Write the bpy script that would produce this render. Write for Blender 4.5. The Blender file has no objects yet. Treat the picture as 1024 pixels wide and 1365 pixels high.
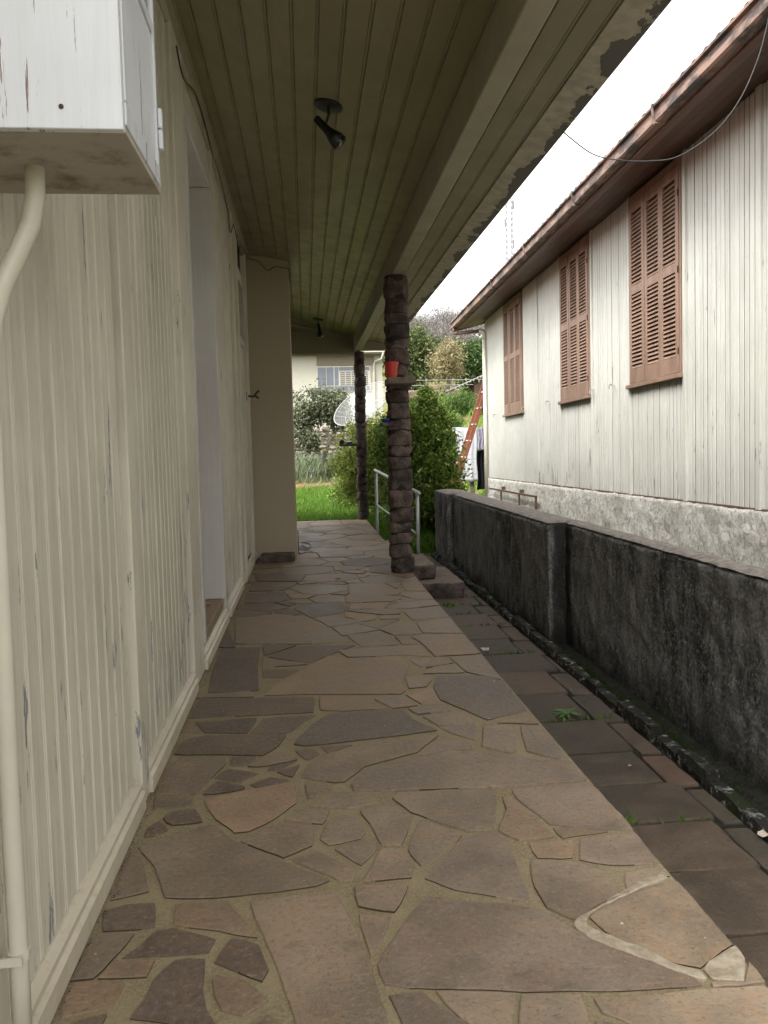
import bpy, bmesh, math, random
import numpy as np
from mathutils import Vector, Matrix, noise as mnoise
random.seed(7); rng = np.random.default_rng(7)
S = bpy.context.scene
COL = S.collection

# ------------------------------------------------------------------ camera
cam_d = bpy.data.cameras.new('camera'); cam = bpy.data.objects.new('camera', cam_d); COL.objects.link(cam)
YAW, PITCH, ROLL = 0.0993479, 0.0632431, 0.0239642
f = Vector((math.sin(YAW)*math.cos(PITCH), math.cos(YAW)*math.cos(PITCH), -math.sin(PITCH)))
r0 = Vector((math.cos(YAW), -math.sin(YAW), 0)); d0 = f.cross(r0)
if d0.z > 0: d0 = -d0
rr = r0*math.cos(ROLL) + d0*math.sin(ROLL); dd = d0*math.cos(ROLL) - r0*math.sin(ROLL)
cam.matrix_world = Matrix(((rr.x, -dd.x, -f.x, 0), (rr.y, -dd.y, -f.y, 0), (rr.z, -dd.z, -f.z, 1.3), (0, 0, 0, 1)))
cam_d.sensor_fit = 'HORIZONTAL'; cam_d.sensor_width = 36; cam_d.lens = 36*1026/1024
cam_d.shift_y = -20.5/1024; cam_d.clip_start = .05; cam_d.clip_end = 1500
S.camera = cam
# ------------------------------------------------------------------ sky, sun, exposure (overcast day)
SUN_EL, SUN_AZ = math.radians(52), math.radians(-128)      # azimuth measured from +Y towards +X
W = bpy.data.worlds.new('World'); S.world = W; W.use_nodes = True
nt = W.node_tree; bg = nt.nodes['Background']
sky = nt.nodes.new('ShaderNodeTexSky'); sky.sky_type = 'NISHITA'; sky.sun_disc = False
sky.sun_elevation = SUN_EL; sky.sun_rotation = SUN_AZ; sky.dust_density = 4.0; sky.air_density = 1.0
hs = nt.nodes.new('ShaderNodeHueSaturation'); hs.inputs['Saturation'].default_value = .05
nt.links.new(sky.outputs[0], hs.inputs['Color']); nt.links.new(hs.outputs[0], bg.inputs['Color'])
bg.inputs['Strength'].default_value = .15
sd = bpy.data.lights.new('sun', 'SUN'); sd.energy = .7; sd.angle = math.radians(25); sd.color = (1, .97, .92)
sun = bpy.data.objects.new('sun', sd); COL.objects.link(sun)
sdir = Vector((math.sin(SUN_AZ)*math.cos(SUN_EL), math.cos(SUN_AZ)*math.cos(SUN_EL), math.sin(SUN_EL)))
sun.rotation_euler = sdir.to_track_quat('Z', 'Y').to_euler()
S.view_settings.view_transform = 'Standard'; S.view_settings.look = 'None'; S.view_settings.gamma = 1
S.view_settings.use_curve_mapping = False
S.view_settings.exposure = 2.3
S.render.engine = 'CYCLES'; S.cycles.max_bounces = 8; S.cycles.diffuse_bounces = 6

# flagstones traced in metres on the porch floor: (tone, outline)
STONES = [('d',[(-0.62,2.198),(-0.555,2.218),(-0.477,2.215),(-0.452,2.097),(-0.527,2.093),(-0.595,2.095)]),('o',[(-0.416,2.198),(-0.264,2.188),(-0.164,2.008),(-0.274,2.056),(-0.405,2.099)]),('m',[(-0.588,2.086),(-0.498,2.076),(-0.513,2.03),(-0.567,1.897),(-0.62,1.9),(-0.613,2.07)]),('d',[(-0.519,1.973),(-0.478,2.02),(-0.446,2.085),(-0.402,2.087),(-0.27,2.018),(-0.29,1.964),(-0.437,1.972)]),('d',[(-0.24,2.017),(-0.162,1.982),(-0.128,1.874),(-0.146,1.833),(-0.275,1.923)]),('o',[(-0.533,1.968),(-0.421,1.957),(-0.433,1.888),(-0.562,1.901)]),('d',[(-0.376,1.951),(-0.297,1.945),(-0.29,1.833),(-0.271,1.763),(-0.234,1.688),(-0.216,1.628),(-0.314,1.64),(-0.35,1.725),(-0.45,1.751),(-0.418,1.816),(-0.414,1.886)]),('o',[(-0.275,1.867),(-0.255,1.878),(-0.191,1.848),(-0.126,1.769),(-0.184,1.724),(-0.235,1.75),(-0.261,1.803)]),('o',[(-0.609,1.898),(-0.482,1.881),(-0.495,1.797),(-0.612,1.773),(-0.62,1.834)]),('d',[(-0.58,1.757),(-0.501,1.776),(-0.513,1.695),(-0.599,1.678)]),('o',[(-0.163,1.701),(-0.122,1.731),(-0.089,1.684),(-0.065,1.608),(-0.184,1.623)]),('q',[(-0.203,2.179),(-0.015,2.205),(0.041,2.213),(0.064,2.148),(0.122,1.877),(0.148,1.655),(0.161,1.536),(-0.028,1.56),(-0.061,1.683),(-0.135,1.954)]),('m',[(0.107,2.08),(0.199,2.052),(0.144,1.905),(0.129,1.887),(0.107,2.025)]),('m',[(0.103,2.217),(0.269,2.202),(0.211,2.072),(0.106,2.113)]),('g',[(0.319,2.139),(0.409,2.103),(0.577,2.05),(0.612,2.031),(0.673,1.934),(0.919,1.692),(0.907,1.681),(0.706,1.692),(0.481,1.72),(0.197,1.771),(0.151,1.788),(0.138,1.861),(0.164,1.913),(0.248,2.051)]),('g',[(0.154,1.752),(0.244,1.753),(0.271,1.699),(0.333,1.631),(0.361,1.58),(0.184,1.575),(0.173,1.665)]),('t',[(0.267,1.748),(0.459,1.714),(0.421,1.619),(0.404,1.575),(0.366,1.58),(0.309,1.654)]),('t',[(0.467,1.709),(0.613,1.687),(0.595,1.596),(0.559,1.484),(0.403,1.504)]),('t',[(0.63,1.673),(0.867,1.663),(1.053,1.657),(1.06,1.645),(1.044,1.412),(0.708,1.455),(0.692,1.583),(0.633,1.628)]),('q',[(0.733,1.977),(0.854,2.048),(0.972,2.088),(1.06,2.11),(1.06,2.007),(1.06,1.841),(1.06,1.812),(1.018,1.794),(0.929,1.734),(0.882,1.763),(0.814,1.832),(0.75,1.91)]),('t',[(1.06,1.747),(1.06,1.67),(0.987,1.666),(0.914,1.669),(0.928,1.69),(1.01,1.674)]),('t',[(0.92,2.176),(1.038,2.191),(1.051,2.136),(1.02,2.141),(0.915,2.09),(0.887,2.087)]),('q',[(0.671,2.283),(0.784,2.256),(0.872,2.183),(0.864,2.073),(0.766,2.017),(0.697,1.965),(0.68,1.98),(0.634,2.035),(0.632,2.135),(0.658,2.274)]),('g',[(0.859,2.381),(1.058,2.402),(1.048,2.206),(0.892,2.218),(0.811,2.263)]),('o',[(0.684,2.382),(0.839,2.384),(0.797,2.271),(0.682,2.29)]),('o',[(0.794,2.474),(0.872,2.469),(0.974,2.421),(0.798,2.396)]),('g',[(0.733,2.774),(1.049,2.793),(1.053,2.755),(1.06,2.414),(0.954,2.437),(0.794,2.494),(0.736,2.691)]),('o',[(0.685,2.73),(0.714,2.718),(0.784,2.404),(0.658,2.404),(0.606,2.475),(0.675,2.625)]),('g',[(0.313,2.23),(0.427,2.372),(0.489,2.454),(0.552,2.475),(0.598,2.474),(0.623,2.44),(0.613,2.317),(0.603,2.08),(0.584,2.075),(0.394,2.159)]),('q',[(0.276,2.783),(0.31,2.81),(0.506,2.812),(0.676,2.773),(0.635,2.621),(0.6,2.489),(0.506,2.487),(0.429,2.546),(0.337,2.654)]),('q',[(0.151,2.7),(0.298,2.712),(0.338,2.626),(0.274,2.423),(0.207,2.438),(0.188,2.556)]),('m',[(0.361,2.596),(0.487,2.466),(0.431,2.388),(0.316,2.296),(0.29,2.402),(0.308,2.463)]),('q',[(0.205,2.424),(0.283,2.41),(0.296,2.301),(0.282,2.235),(0.13,2.236)]),('g',[(0.007,2.508),(0.031,2.611),(0.112,2.683),(0.146,2.625),(0.162,2.529),(0.146,2.495),(0.027,2.462)]),('g',[(0.048,2.444),(0.167,2.487),(0.194,2.423),(0.133,2.325)]),('m',[(-0.087,2.387),(-0.003,2.434),(0.127,2.295),(0.098,2.245),(0.067,2.253),(-0.011,2.319)]),('m',[(-0.261,2.535),(-0.167,2.641),(-0.008,2.612),(-0.008,2.585),(-0.017,2.47),(-0.109,2.408)]),('m',[(-0.121,2.661),(-0.037,2.734),(0.044,2.716),(0.021,2.613),(-0.06,2.636)]),('m',[(-0.034,2.755),(0.066,2.854),(0.139,2.846),(0.229,2.778),(0.229,2.744),(0.111,2.718)]),('m',[(-0.047,2.943),(0.078,2.895),(-0.033,2.811)]),('m',[(-0.599,2.546),(-0.364,2.67),(-0.277,2.537),(-0.11,2.381),(-0.058,2.334),(0.04,2.253),(-0.006,2.235),(-0.119,2.22),(-0.31,2.216),(-0.449,2.236),(-0.518,2.418)]),('m',[(-0.608,2.52),(-0.559,2.451),(-0.5,2.27),(-0.616,2.242),(-0.611,2.298),(-0.62,2.447)]),('d',[(-0.549,2.738),(-0.525,2.78),(-0.438,2.797),(-0.4,2.691),(-0.505,2.683)]),('d',[(-0.584,2.61),(-0.589,2.672),(-0.562,2.724),(-0.511,2.652),(-0.559,2.614)]),('m',[(-0.61,2.926),(-0.449,2.876),(-0.462,2.828),(-0.595,2.819)]),('o',[(-0.42,2.865),(-0.247,2.935),(-0.089,2.971),(-0.072,2.787),(-0.153,2.672),(-0.239,2.593),(-0.282,2.594),(-0.36,2.703)]),('m',[(-0.614,2.946),(-0.603,3.221),(-0.578,3.279),(-0.377,3.262),(-0.371,3.203),(-0.46,2.904),(-0.53,2.933)]),('d',[(-0.606,3.329),(-0.592,3.489),(-0.487,3.531),(-0.126,3.48),(-0.17,3.33),(-0.222,3.257),(-0.395,3.289)]),('d',[(-0.354,3.262),(-0.248,3.238),(-0.291,3.157),(-0.353,3.172)]),('d',[(-0.407,3.06),(-0.361,3.142),(-0.226,3.074),(-0.293,2.998)]),('d',[(-0.434,2.911),(-0.388,3.023),(-0.268,2.949),(-0.28,2.927)]),('d',[(-0.259,2.969),(-0.181,3.037),(-0.1,2.99),(-0.24,2.945)]),('d',[(-0.16,3.078),(-0.061,3.139),(-0.093,3.011)]),('m',[(-0.283,3.148),(-0.145,3.285),(-0.073,3.19),(-0.2,3.142)]),('d',[(-0.198,3.102),(-0.185,3.132),(-0.073,3.171),(-0.168,3.088)]),('d',[(-0.09,3.286),(-0.026,3.307),(0.022,3.238),(-0.031,3.172),(-0.069,3.233)]),('d',[(0.021,3.314),(0.167,3.317),(0.053,3.241)]),('m',[(-0.059,3.009),(-0.026,3.129),(0.052,3.217),(0.175,3.312),(0.561,3.369),(0.434,3.187),(0.277,3.115),(0.198,3.072),(0.108,2.932),(0.073,2.937)]),('s',[(-0.092,3.36),(-0.066,3.454),(-0.011,3.589),(0.075,3.721),(0.152,3.729),(0.447,3.723),(0.477,3.568),(0.565,3.425),(0.338,3.378),(-0.065,3.329)]),('g',[(0.432,3.148),(0.577,3.322),(0.691,3.224),(0.677,3.189)]),('g',[(0.132,2.91),(0.14,2.862),(0.353,2.829),(0.65,2.809),(1.048,2.807),(1.041,2.989),(0.896,3.043),(0.746,3.131),(0.574,3.175),(0.424,3.126),(0.204,3.047)]),('g',[(0.575,3.462),(0.745,3.463),(0.713,3.272),(0.614,3.388)]),('g',[(0.789,3.447),(0.912,3.431),(0.881,3.228),(0.851,3.13),(0.828,3.11),(0.719,3.208)]),('g',[(0.948,3.416),(1.042,3.386),(1.042,3.002),(0.993,3.029),(0.89,3.124),(0.919,3.244)]),('o',[(0.852,3.473),(1.042,3.593),(1.042,3.421)]),('s',[(0.694,4.256),(0.955,4.216),(1.046,4.101),(1.046,3.615),(0.815,3.514),(0.751,3.665),(0.649,3.844),(0.649,4.052)]),('g',[(0.52,3.617),(0.733,3.646),(0.747,3.485),(0.574,3.469)]),('g',[(0.467,3.737),(0.668,3.76),(0.675,3.67),(0.499,3.645)]),('o',[(0.483,3.956),(0.643,4.046),(0.647,3.844),(0.651,3.81),(0.542,3.793)]),('g',[(0.53,4.278),(0.686,4.257),(0.614,4.065),(0.511,4.056)]),('g',[(0.591,4.628),(0.718,4.648),(0.727,4.59),(0.639,4.436)]),('m',[(0.626,4.313),(0.708,4.439),(0.841,4.475),(0.873,4.287)]),('g',[(0.843,4.624),(1.056,4.628),(1.042,4.12),(0.884,4.296)]),('o',[(0.677,5.195),(1.044,5.165),(1.056,4.67),(0.759,4.656),(0.723,5.019)]),('g',[(0.311,3.918),(0.462,3.932),(0.525,3.776),(0.392,3.755)]),('o',[(0.032,4.007),(0.165,3.971),(0.296,3.887),(0.375,3.758),(0.154,3.762),(0.032,3.794)]),('o',[(-0.262,4.071),(-0.194,4.285),(-0.057,4.527),(0.107,4.815),(0.203,4.726),(0.559,4.711),(0.57,4.474),(0.488,4.148),(0.494,4.027),(0.462,3.969),(0.167,4.021),(-0.063,4.061)]),('m',[(0.164,4.915),(0.69,4.966),(0.736,4.66),(0.575,4.726),(0.218,4.741)]),('d',[(-0.568,4.18),(-0.594,4.55),(-0.599,5.118),(-0.339,5.113),(-0.328,4.574),(-0.293,4.162)]),('d',[(-0.611,3.775),(-0.602,4.082),(0.005,3.999),(0.0,3.765),(-0.313,3.774)]),('d',[(-0.574,3.72),(-0.276,3.731),(-0.308,3.529),(-0.508,3.569)]),('d',[(-0.25,3.726),(0.015,3.726),(-0.062,3.61),(-0.117,3.504),(-0.295,3.527)]),('m',[(-0.62,3.565),(-0.606,3.713),(-0.508,3.558)]),('m',[(-0.305,4.811),(-0.02,4.63),(-0.152,4.616),(-0.3,4.625)]),('d',[(-0.302,4.562),(-0.077,4.528),(-0.166,4.373),(-0.288,4.413)]),('d',[(-0.279,4.847),(-0.117,5.07),(0.29,5.037),(0.109,4.828),(-0.014,4.656)]),('m',[(-0.52,5.223),(-0.588,6.033),(-0.29,6.136),(-0.033,5.97),(0.094,5.684),(0.259,5.131),(-0.079,5.137)]),('d',[(-0.6,6.385),(-0.303,6.177),(-0.401,6.061),(-0.6,6.05)]),('s',[(-0.126,6.462),(0.041,6.494),(0.214,6.468),(0.319,6.244),(0.281,6.08),(0.011,5.916),(-0.148,6.316)]),('d',[(-0.589,7.089),(-0.26,7.05),(-0.161,6.694),(-0.358,6.589),(-0.559,6.621)]),('d',[(-0.58,7.635),(-0.408,7.636),(-0.125,7.485),(-0.25,7.152),(-0.569,7.188)]),('d',[(-0.591,8.228),(-0.047,7.996),(-0.09,7.594),(-0.53,7.743)]),('g',[(0.726,6.009),(0.896,6.085),(1.052,6.148),(1.051,5.733),(0.763,5.692)]),('g',[(0.613,6.16),(0.731,6.353),(1.045,6.387),(1.057,6.193),(0.768,6.107)]),('g',[(0.794,6.693),(0.887,6.795),(1.053,6.757),(1.053,6.449),(0.9,6.483),(0.831,6.594)]),('o',[(0.871,7.324),(1.058,7.641),(1.053,6.828),(0.862,6.889)]),('g',[(0.779,5.596),(1.053,5.693),(1.053,5.212),(0.776,5.277)]),('m',[(0.477,5.45),(0.678,5.699),(0.753,5.538),(0.766,5.246),(0.571,5.247)]),('m',[(0.57,5.215),(0.662,5.21),(0.704,4.975),(0.595,4.988)]),('m',[(0.244,5.317),(0.466,5.393),(0.577,4.992),(0.322,4.987)]),('m',[(0.303,5.652),(0.373,5.697),(0.669,5.728),(0.474,5.476),(0.357,5.641)]),('m',[(0.532,5.901),(0.676,5.888),(0.67,5.756),(0.519,5.771)]),('o',[(0.341,6.405),(0.669,6.401),(0.588,6.146),(0.316,6.192)]),('m',[(0.315,6.81),(0.527,6.839),(0.765,6.631),(0.786,6.516),(0.685,6.425),(0.297,6.463)]),('m',[(0.368,7.382),(0.706,7.319),(0.815,6.867),(0.773,6.697),(0.351,6.817)]),('o',[(0.272,6.107),(0.51,5.935),(0.489,5.777),(0.399,5.729),(0.268,5.898)]),('o',[(0.812,11.592),(0.59,11.441),(0.505,11.289),(0.507,11.258),(0.629,11.083),(0.98,10.984),(1.06,11.006),(1.06,11.543)]),('o',[(0.012,13.264),(-0.016,13.299),(-0.259,13.361),(-0.62,13.144),(-0.62,12.977),(-0.312,12.741),(-0.032,12.817),(0.058,12.965)]),('m',[(-0.28,8.59),(0.086,8.622),(0.22,8.868),(0.09,9.217),(-0.23,9.217),(-0.404,8.994)]),('m',[(0.859,12.304),(0.827,12.326),(0.445,12.366),(0.237,11.967),(0.288,11.847),(0.512,11.744),(0.779,11.785),(0.883,11.901)]),('m',[(0.659,9.333),(0.695,9.678),(0.487,9.865),(0.101,9.71),(0.137,9.264),(0.412,9.215)]),('d',[(0.838,8.463),(0.673,8.398),(0.633,7.999),(0.81,7.839),(1.06,7.883),(1.06,8.406)]),('g',[(0.65,1.164),(0.458,1.041),(0.452,0.666),(0.738,0.544),(1.06,0.664),(1.06,1.07)]),('m',[(-0.219,10.79),(-0.331,10.572),(-0.207,10.302),(0.013,10.217),(0.113,10.256),(0.33,10.574),(0.335,10.677),(0.136,10.888),(0.041,10.902)]),('d',[(0.992,8.796),(0.73,9.058),(0.499,9.01),(0.358,8.852),(0.388,8.548),(0.638,8.407),(0.831,8.482)]),('o',[(-0.257,9.691),(-0.226,9.955),(-0.35,10.129),(-0.62,10.157),(-0.62,9.599),(-0.366,9.571)]),('m',[(0.612,13.712),(0.574,13.325),(0.705,13.169),(1.06,13.125),(1.06,13.695)]),('m',[(0.28,0.531),(-0.052,0.741),(-0.231,0.689),(-0.41,0.25),(0.318,0.25)]),('m',[(0.052,1.024),(-0.024,1.287),(-0.042,1.306),(-0.318,1.365),(-0.61,1.147),(-0.43,0.814),(-0.239,0.712),(-0.059,0.764)]),('q',[(-0.347,13.719),(-0.302,13.695),(0.022,13.735),(0.12,13.822),(0.123,14.05),(-0.511,14.05)]),('d',[(-0.351,11.916),(-0.321,11.903),(0.06,12.053),(0.065,12.444),(-0.003,12.516),(-0.296,12.565),(-0.578,12.319)]),('o',[(0.863,10.783),(0.615,10.847),(0.355,10.675),(0.35,10.573),(0.566,10.188),(0.817,10.23),(1.06,10.447),(1.06,10.533)]),('m',[(0.715,9.675),(0.678,9.329),(0.773,9.196),(1.06,9.178),(1.06,9.807)]),('q',[(0.162,11.584),(-0.149,11.509),(-0.211,11.386),(-0.163,11.11),(0.044,10.922),(0.138,10.908),(0.487,11.259),(0.486,11.287)]),('o',[(0.653,12.77),(0.654,12.774),(0.585,12.898),(0.327,13.043),(0.075,12.955),(-0.015,12.806),(0.012,12.53),(0.08,12.457),(0.428,12.399)]),('q',[(0.674,12.77),(0.673,12.768),(0.839,12.342),(0.872,12.319),(1.06,12.318),(1.06,12.999)]),('g',[(-0.067,7.675),(0.064,7.537),(0.326,7.53),(0.465,7.648),(0.468,7.925),(0.394,7.99),(0.098,8.028),(-0.036,7.963)]),('g',[(-0.349,10.581),(-0.238,10.798),(-0.315,11.016),(-0.615,11.193),(-0.62,11.193),(-0.62,10.539)]),('o',[(0.579,13.734),(0.133,13.807),(0.036,13.721),(-0.0,13.311),(0.028,13.276),(0.318,13.168),(0.555,13.327),(0.592,13.719)]),('g',[(-0.614,11.213),(-0.228,11.395),(-0.167,11.517),(-0.329,11.885),(-0.36,11.898),(-0.62,11.869),(-0.62,11.213)]),('o',[(-0.369,9.551),(-0.62,9.579),(-0.62,8.993),(-0.42,9.006),(-0.247,9.228)]),('m',[(-0.313,8.31),(-0.236,8.086),(-0.008,8.001),(0.151,8.078),(0.257,8.219),(0.241,8.49),(0.089,8.603),(-0.277,8.57)]),('q',[(0.354,7.314),(0.023,7.456),(-0.135,7.396),(-0.198,7.259),(-0.059,6.941),(0.079,6.871),(0.13,6.878),(0.342,7.036)]),('o',[(0.594,13.747),(0.607,13.732),(1.06,13.715),(1.06,14.05),(0.6,14.05)]),('d',[(0.747,0.521),(0.617,0.25),(1.06,0.25),(1.06,0.638)]),('d',[(-0.3,8.587),(-0.422,8.986),(-0.62,8.973),(-0.62,8.512)]),('q',[(-0.313,13.678),(-0.356,13.702),(-0.62,13.652),(-0.62,13.168),(-0.271,13.377)]),('d',[(0.66,1.362),(0.563,1.475),(0.263,1.501),(0.202,1.304),(0.295,1.116),(0.445,1.061),(0.636,1.184)]),('q',[(0.076,9.714),(-0.242,9.677),(-0.351,9.558),(-0.228,9.237),(0.093,9.237),(0.118,9.26),(0.08,9.711)]),('o',[(0.492,10.096),(0.12,10.237),(0.021,10.199),(-0.043,9.991),(0.085,9.731),(0.091,9.728),(0.48,9.883)]),('q',[(0.818,10.21),(0.566,10.167),(0.512,10.099),(0.5,9.88),(0.708,9.693),(1.06,9.828),(1.06,9.968)]),('g',[(0.523,7.37),(0.718,7.33),(0.903,7.402),(0.974,7.538),(0.784,7.787),(0.642,7.765),(0.517,7.681),(0.487,7.616)]),('o',[(0.14,13.826),(0.574,13.755),(0.58,14.05),(0.143,14.05)]),('m',[(-0.595,12.331),(-0.309,12.579),(-0.324,12.725),(-0.62,12.952),(-0.62,12.332)]),('g',[(-0.15,11.529),(0.158,11.603),(0.27,11.839),(0.218,11.96),(0.069,12.035),(-0.308,11.887)]),('q',[(-0.255,0.694),(-0.44,0.793),(-0.62,0.757),(-0.62,0.25),(-0.436,0.25)]),('g',[(-0.351,1.723),(-0.62,1.659),(-0.62,1.17),(-0.333,1.384)]),('q',[(-0.348,10.149),(-0.226,10.296),(-0.348,10.561),(-0.62,10.518),(-0.62,10.177)]),('d',[(0.286,1.094),(0.074,1.014),(-0.036,0.759),(0.29,0.553),(0.428,0.664),(0.434,1.039)]),('m',[(0.706,13.149),(0.603,12.906),(0.668,12.79),(1.06,13.022),(1.06,13.105)]),('g',[(0.261,8.488),(0.277,8.205),(0.344,8.162),(0.493,8.188),(0.594,8.307),(0.625,8.391),(0.377,8.531)]),('q',[(0.502,11.727),(0.286,11.826),(0.177,11.597),(0.493,11.307),(0.572,11.449)]),('o',[(0.603,10.864),(0.613,11.071),(0.495,11.239),(0.155,10.897),(0.346,10.694)]),('q',[(0.898,11.887),(0.794,11.772),(0.819,11.611),(1.06,11.563),(1.06,11.868)]),('m',[(-0.184,11.11),(-0.229,11.373),(-0.591,11.202),(-0.307,11.035)]),('m',[(0.343,8.865),(0.482,9.021),(0.406,9.195),(0.131,9.245),(0.109,9.225),(0.239,8.876)]),('m',[(0.688,13.158),(0.562,13.308),(0.33,13.152),(0.337,13.06),(0.587,12.919)]),('m',[(-0.463,8.183),(-0.34,8.258),(-0.297,8.567),(-0.62,8.492),(-0.62,8.264)]),('g',[(0.722,0.525),(0.442,0.645),(0.304,0.533),(0.342,0.25),(0.591,0.25)]),('d',[(0.499,10.115),(0.549,10.178),(0.339,10.552),(0.135,10.252)]),('q',[(0.879,12.299),(0.903,11.906),(1.06,11.888),(1.06,12.298)]),('g',[(0.775,9.176),(0.744,9.072),(1.008,8.809),(1.06,8.813),(1.06,9.158)]),('q',[(0.015,13.714),(-0.293,13.676),(-0.251,13.379),(-0.02,13.321)]),('g',[(-0.062,1.592),(-0.322,1.629),(-0.309,1.388),(-0.045,1.331),(-0.007,1.495)]),('g',[(0.041,6.511),(0.293,6.463),(0.295,6.777),(0.174,6.859),(0.084,6.848),(-0.017,6.706)]),('d',[(0.426,12.379),(0.085,12.436),(0.08,12.052),(0.221,11.981),(0.428,12.377)]),('d',[(-0.341,6.22),(-0.18,6.356),(-0.322,6.572),(-0.62,6.595),(-0.62,6.418)]),('g',[(-0.62,13.672),(-0.369,13.72),(-0.533,14.05),(-0.62,14.05)]),('o',[(0.028,1.54),(-0.023,1.32),(-0.008,1.305),(0.18,1.314),(0.241,1.511)]),('m',[(-0.289,12.584),(-0.009,12.538),(-0.034,12.796),(-0.303,12.723)]),('d',[(0.775,11.764),(0.523,11.726),(0.589,11.464),(0.799,11.608)]),('o',[(1.011,8.789),(0.852,8.48),(1.06,8.427),(1.06,8.793)]),('m',[(0.756,9.184),(0.665,9.313),(0.426,9.199),(0.5,9.03),(0.725,9.077)]),('d',[(0.661,12.744),(0.444,12.388),(0.446,12.386),(0.816,12.347)]),('o',[(-0.21,6.921),(-0.157,6.733),(-0.036,6.72),(0.059,6.854),(-0.142,6.956)]),('g',[(-0.174,11.093),(-0.295,11.019),(-0.221,10.811),(0.021,10.916)]),('m',[(0.388,5.743),(0.163,5.988),(0.022,5.911),(0.134,5.6),(0.377,5.7)]),('m',[(0.212,5.304),(0.49,5.43),(0.33,5.655),(0.148,5.579)]),('d',[(-0.331,10.138),(-0.212,9.969),(-0.061,9.998),(0.001,10.201),(-0.211,10.282)]),('q',[(0.27,1.113),(0.182,1.29),(0.003,1.282),(0.073,1.039)]),('q',[(0.836,10.22),(1.06,9.996),(1.06,10.421)]),('o',[(-0.374,11.916),(-0.597,12.311),(-0.62,12.312),(-0.62,11.89)]),('q',[(0.252,8.506),(0.368,8.549),(0.338,8.846),(0.237,8.856),(0.105,8.616)]),('o',[(0.987,10.965),(0.881,10.793),(1.06,10.565),(1.06,10.985)]),('g',[(0.495,8.169),(0.351,8.143),(0.341,8.065),(0.507,7.92),(0.591,8.009),(0.573,8.09)]),('m',[(0.965,10.968),(0.632,11.061),(0.623,10.866),(0.864,10.804)]),('m',[(0.725,6.081),(0.687,6.13),(0.262,6.14),(0.574,5.905),(0.695,5.921)]),('q',[(0.993,1.419),(0.768,1.428),(0.684,1.359),(0.661,1.186),(1.06,1.095),(1.06,1.332)]),('q',[(0.062,9.732),(-0.059,9.978),(-0.207,9.949),(-0.236,9.698)]),('m',[(0.31,13.15),(0.034,13.253),(0.077,12.977),(0.317,13.061)]),('o',[(-0.457,0.814),(-0.62,1.114),(-0.62,0.782)]),('d',[(-0.285,6.155),(-0.151,6.045),(-0.067,6.082),(-0.171,6.331),(-0.296,6.226)]),('o',[(0.634,7.788),(0.78,7.81),(0.788,7.83),(0.607,7.993),(0.521,7.903),(0.523,7.892)]),('m',[(-0.12,6.705),(-0.232,6.628),(-0.079,6.483),(0.015,6.514),(-0.039,6.697)]),('o',[(0.809,7.817),(0.802,7.801),(0.972,7.579),(1.06,7.662),(1.06,7.86)]),('g',[(-0.141,7.542),(-0.084,7.441),(0.068,7.498),(-0.04,7.612)]),('d',[(-0.331,5.139),(-0.301,4.877),(-0.098,5.102),(-0.279,5.178)]),('m',[(0.674,1.587),(0.606,1.609),(0.579,1.493),(0.674,1.382),(0.705,1.408)]),('q',[(-0.249,7.044),(-0.2,6.953),(-0.111,6.999),(-0.188,7.176)]),('g',[(0.79,7.004),(0.867,7.275),(0.814,7.341),(0.725,7.307)]),('d',[(-0.402,8.151),(-0.272,8.129),(-0.314,8.251),(-0.419,8.187)]),('d',[(-0.458,7.645),(-0.62,7.82),(-0.62,7.65)]),('q',[(0.5,7.364),(0.463,7.614),(0.331,7.503),(0.359,7.402)]),('m',[(0.913,6.389),(0.874,6.521),(0.824,6.537),(0.657,6.351)]),('o',[(0.349,6.866),(0.323,6.992),(0.179,6.884),(0.296,6.805)]),('m',[(-0.403,7.1),(-0.27,7.055),(-0.239,7.122),(-0.327,7.16)]),('q',[(0.305,7.506),(0.107,7.511),(0.09,7.454),(0.351,7.341)]),('d',[(-0.125,6.494),(-0.262,6.624),(-0.31,6.599),(-0.176,6.395)]),('o',[(0.331,8.147),(0.261,8.192),(0.15,8.043),(0.316,8.022)]),('m',[(0.817,4.643),(0.767,4.644),(0.659,4.426),(0.848,4.496)]),('d',[(-0.508,5.124),(-0.62,5.747),(-0.62,5.134)]),('m',[(-0.307,4.058),(-0.339,4.166),(-0.62,4.154),(-0.62,4.096)]),('q',[(0.613,7.774),(0.496,7.884),(0.491,7.883),(0.49,7.691)]),('q',[(0.512,8.18),(0.62,8.072),(0.646,8.337)])]
LIGHT_MORTAR = [[(0.678,1.945),(0.703,1.979),(0.813,2.042),(0.912,2.1),(0.965,2.137),(1.012,2.143),(1.032,2.16),(1.038,2.12),(0.976,2.097),(0.854,2.048),(0.734,1.98),(0.715,1.935),(0.767,1.887),(0.773,1.876),(0.826,1.83),(0.85,1.799),(0.88,1.758),(0.927,1.73),(0.927,1.7),(0.917,1.695),(0.849,1.745),(0.775,1.814),(0.717,1.874)],[(0.932,1.734),(0.962,1.761),(1.024,1.794),(1.065,1.809),(1.065,1.751),(1.04,1.719),(1.011,1.676),(0.933,1.698)]]
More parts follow.
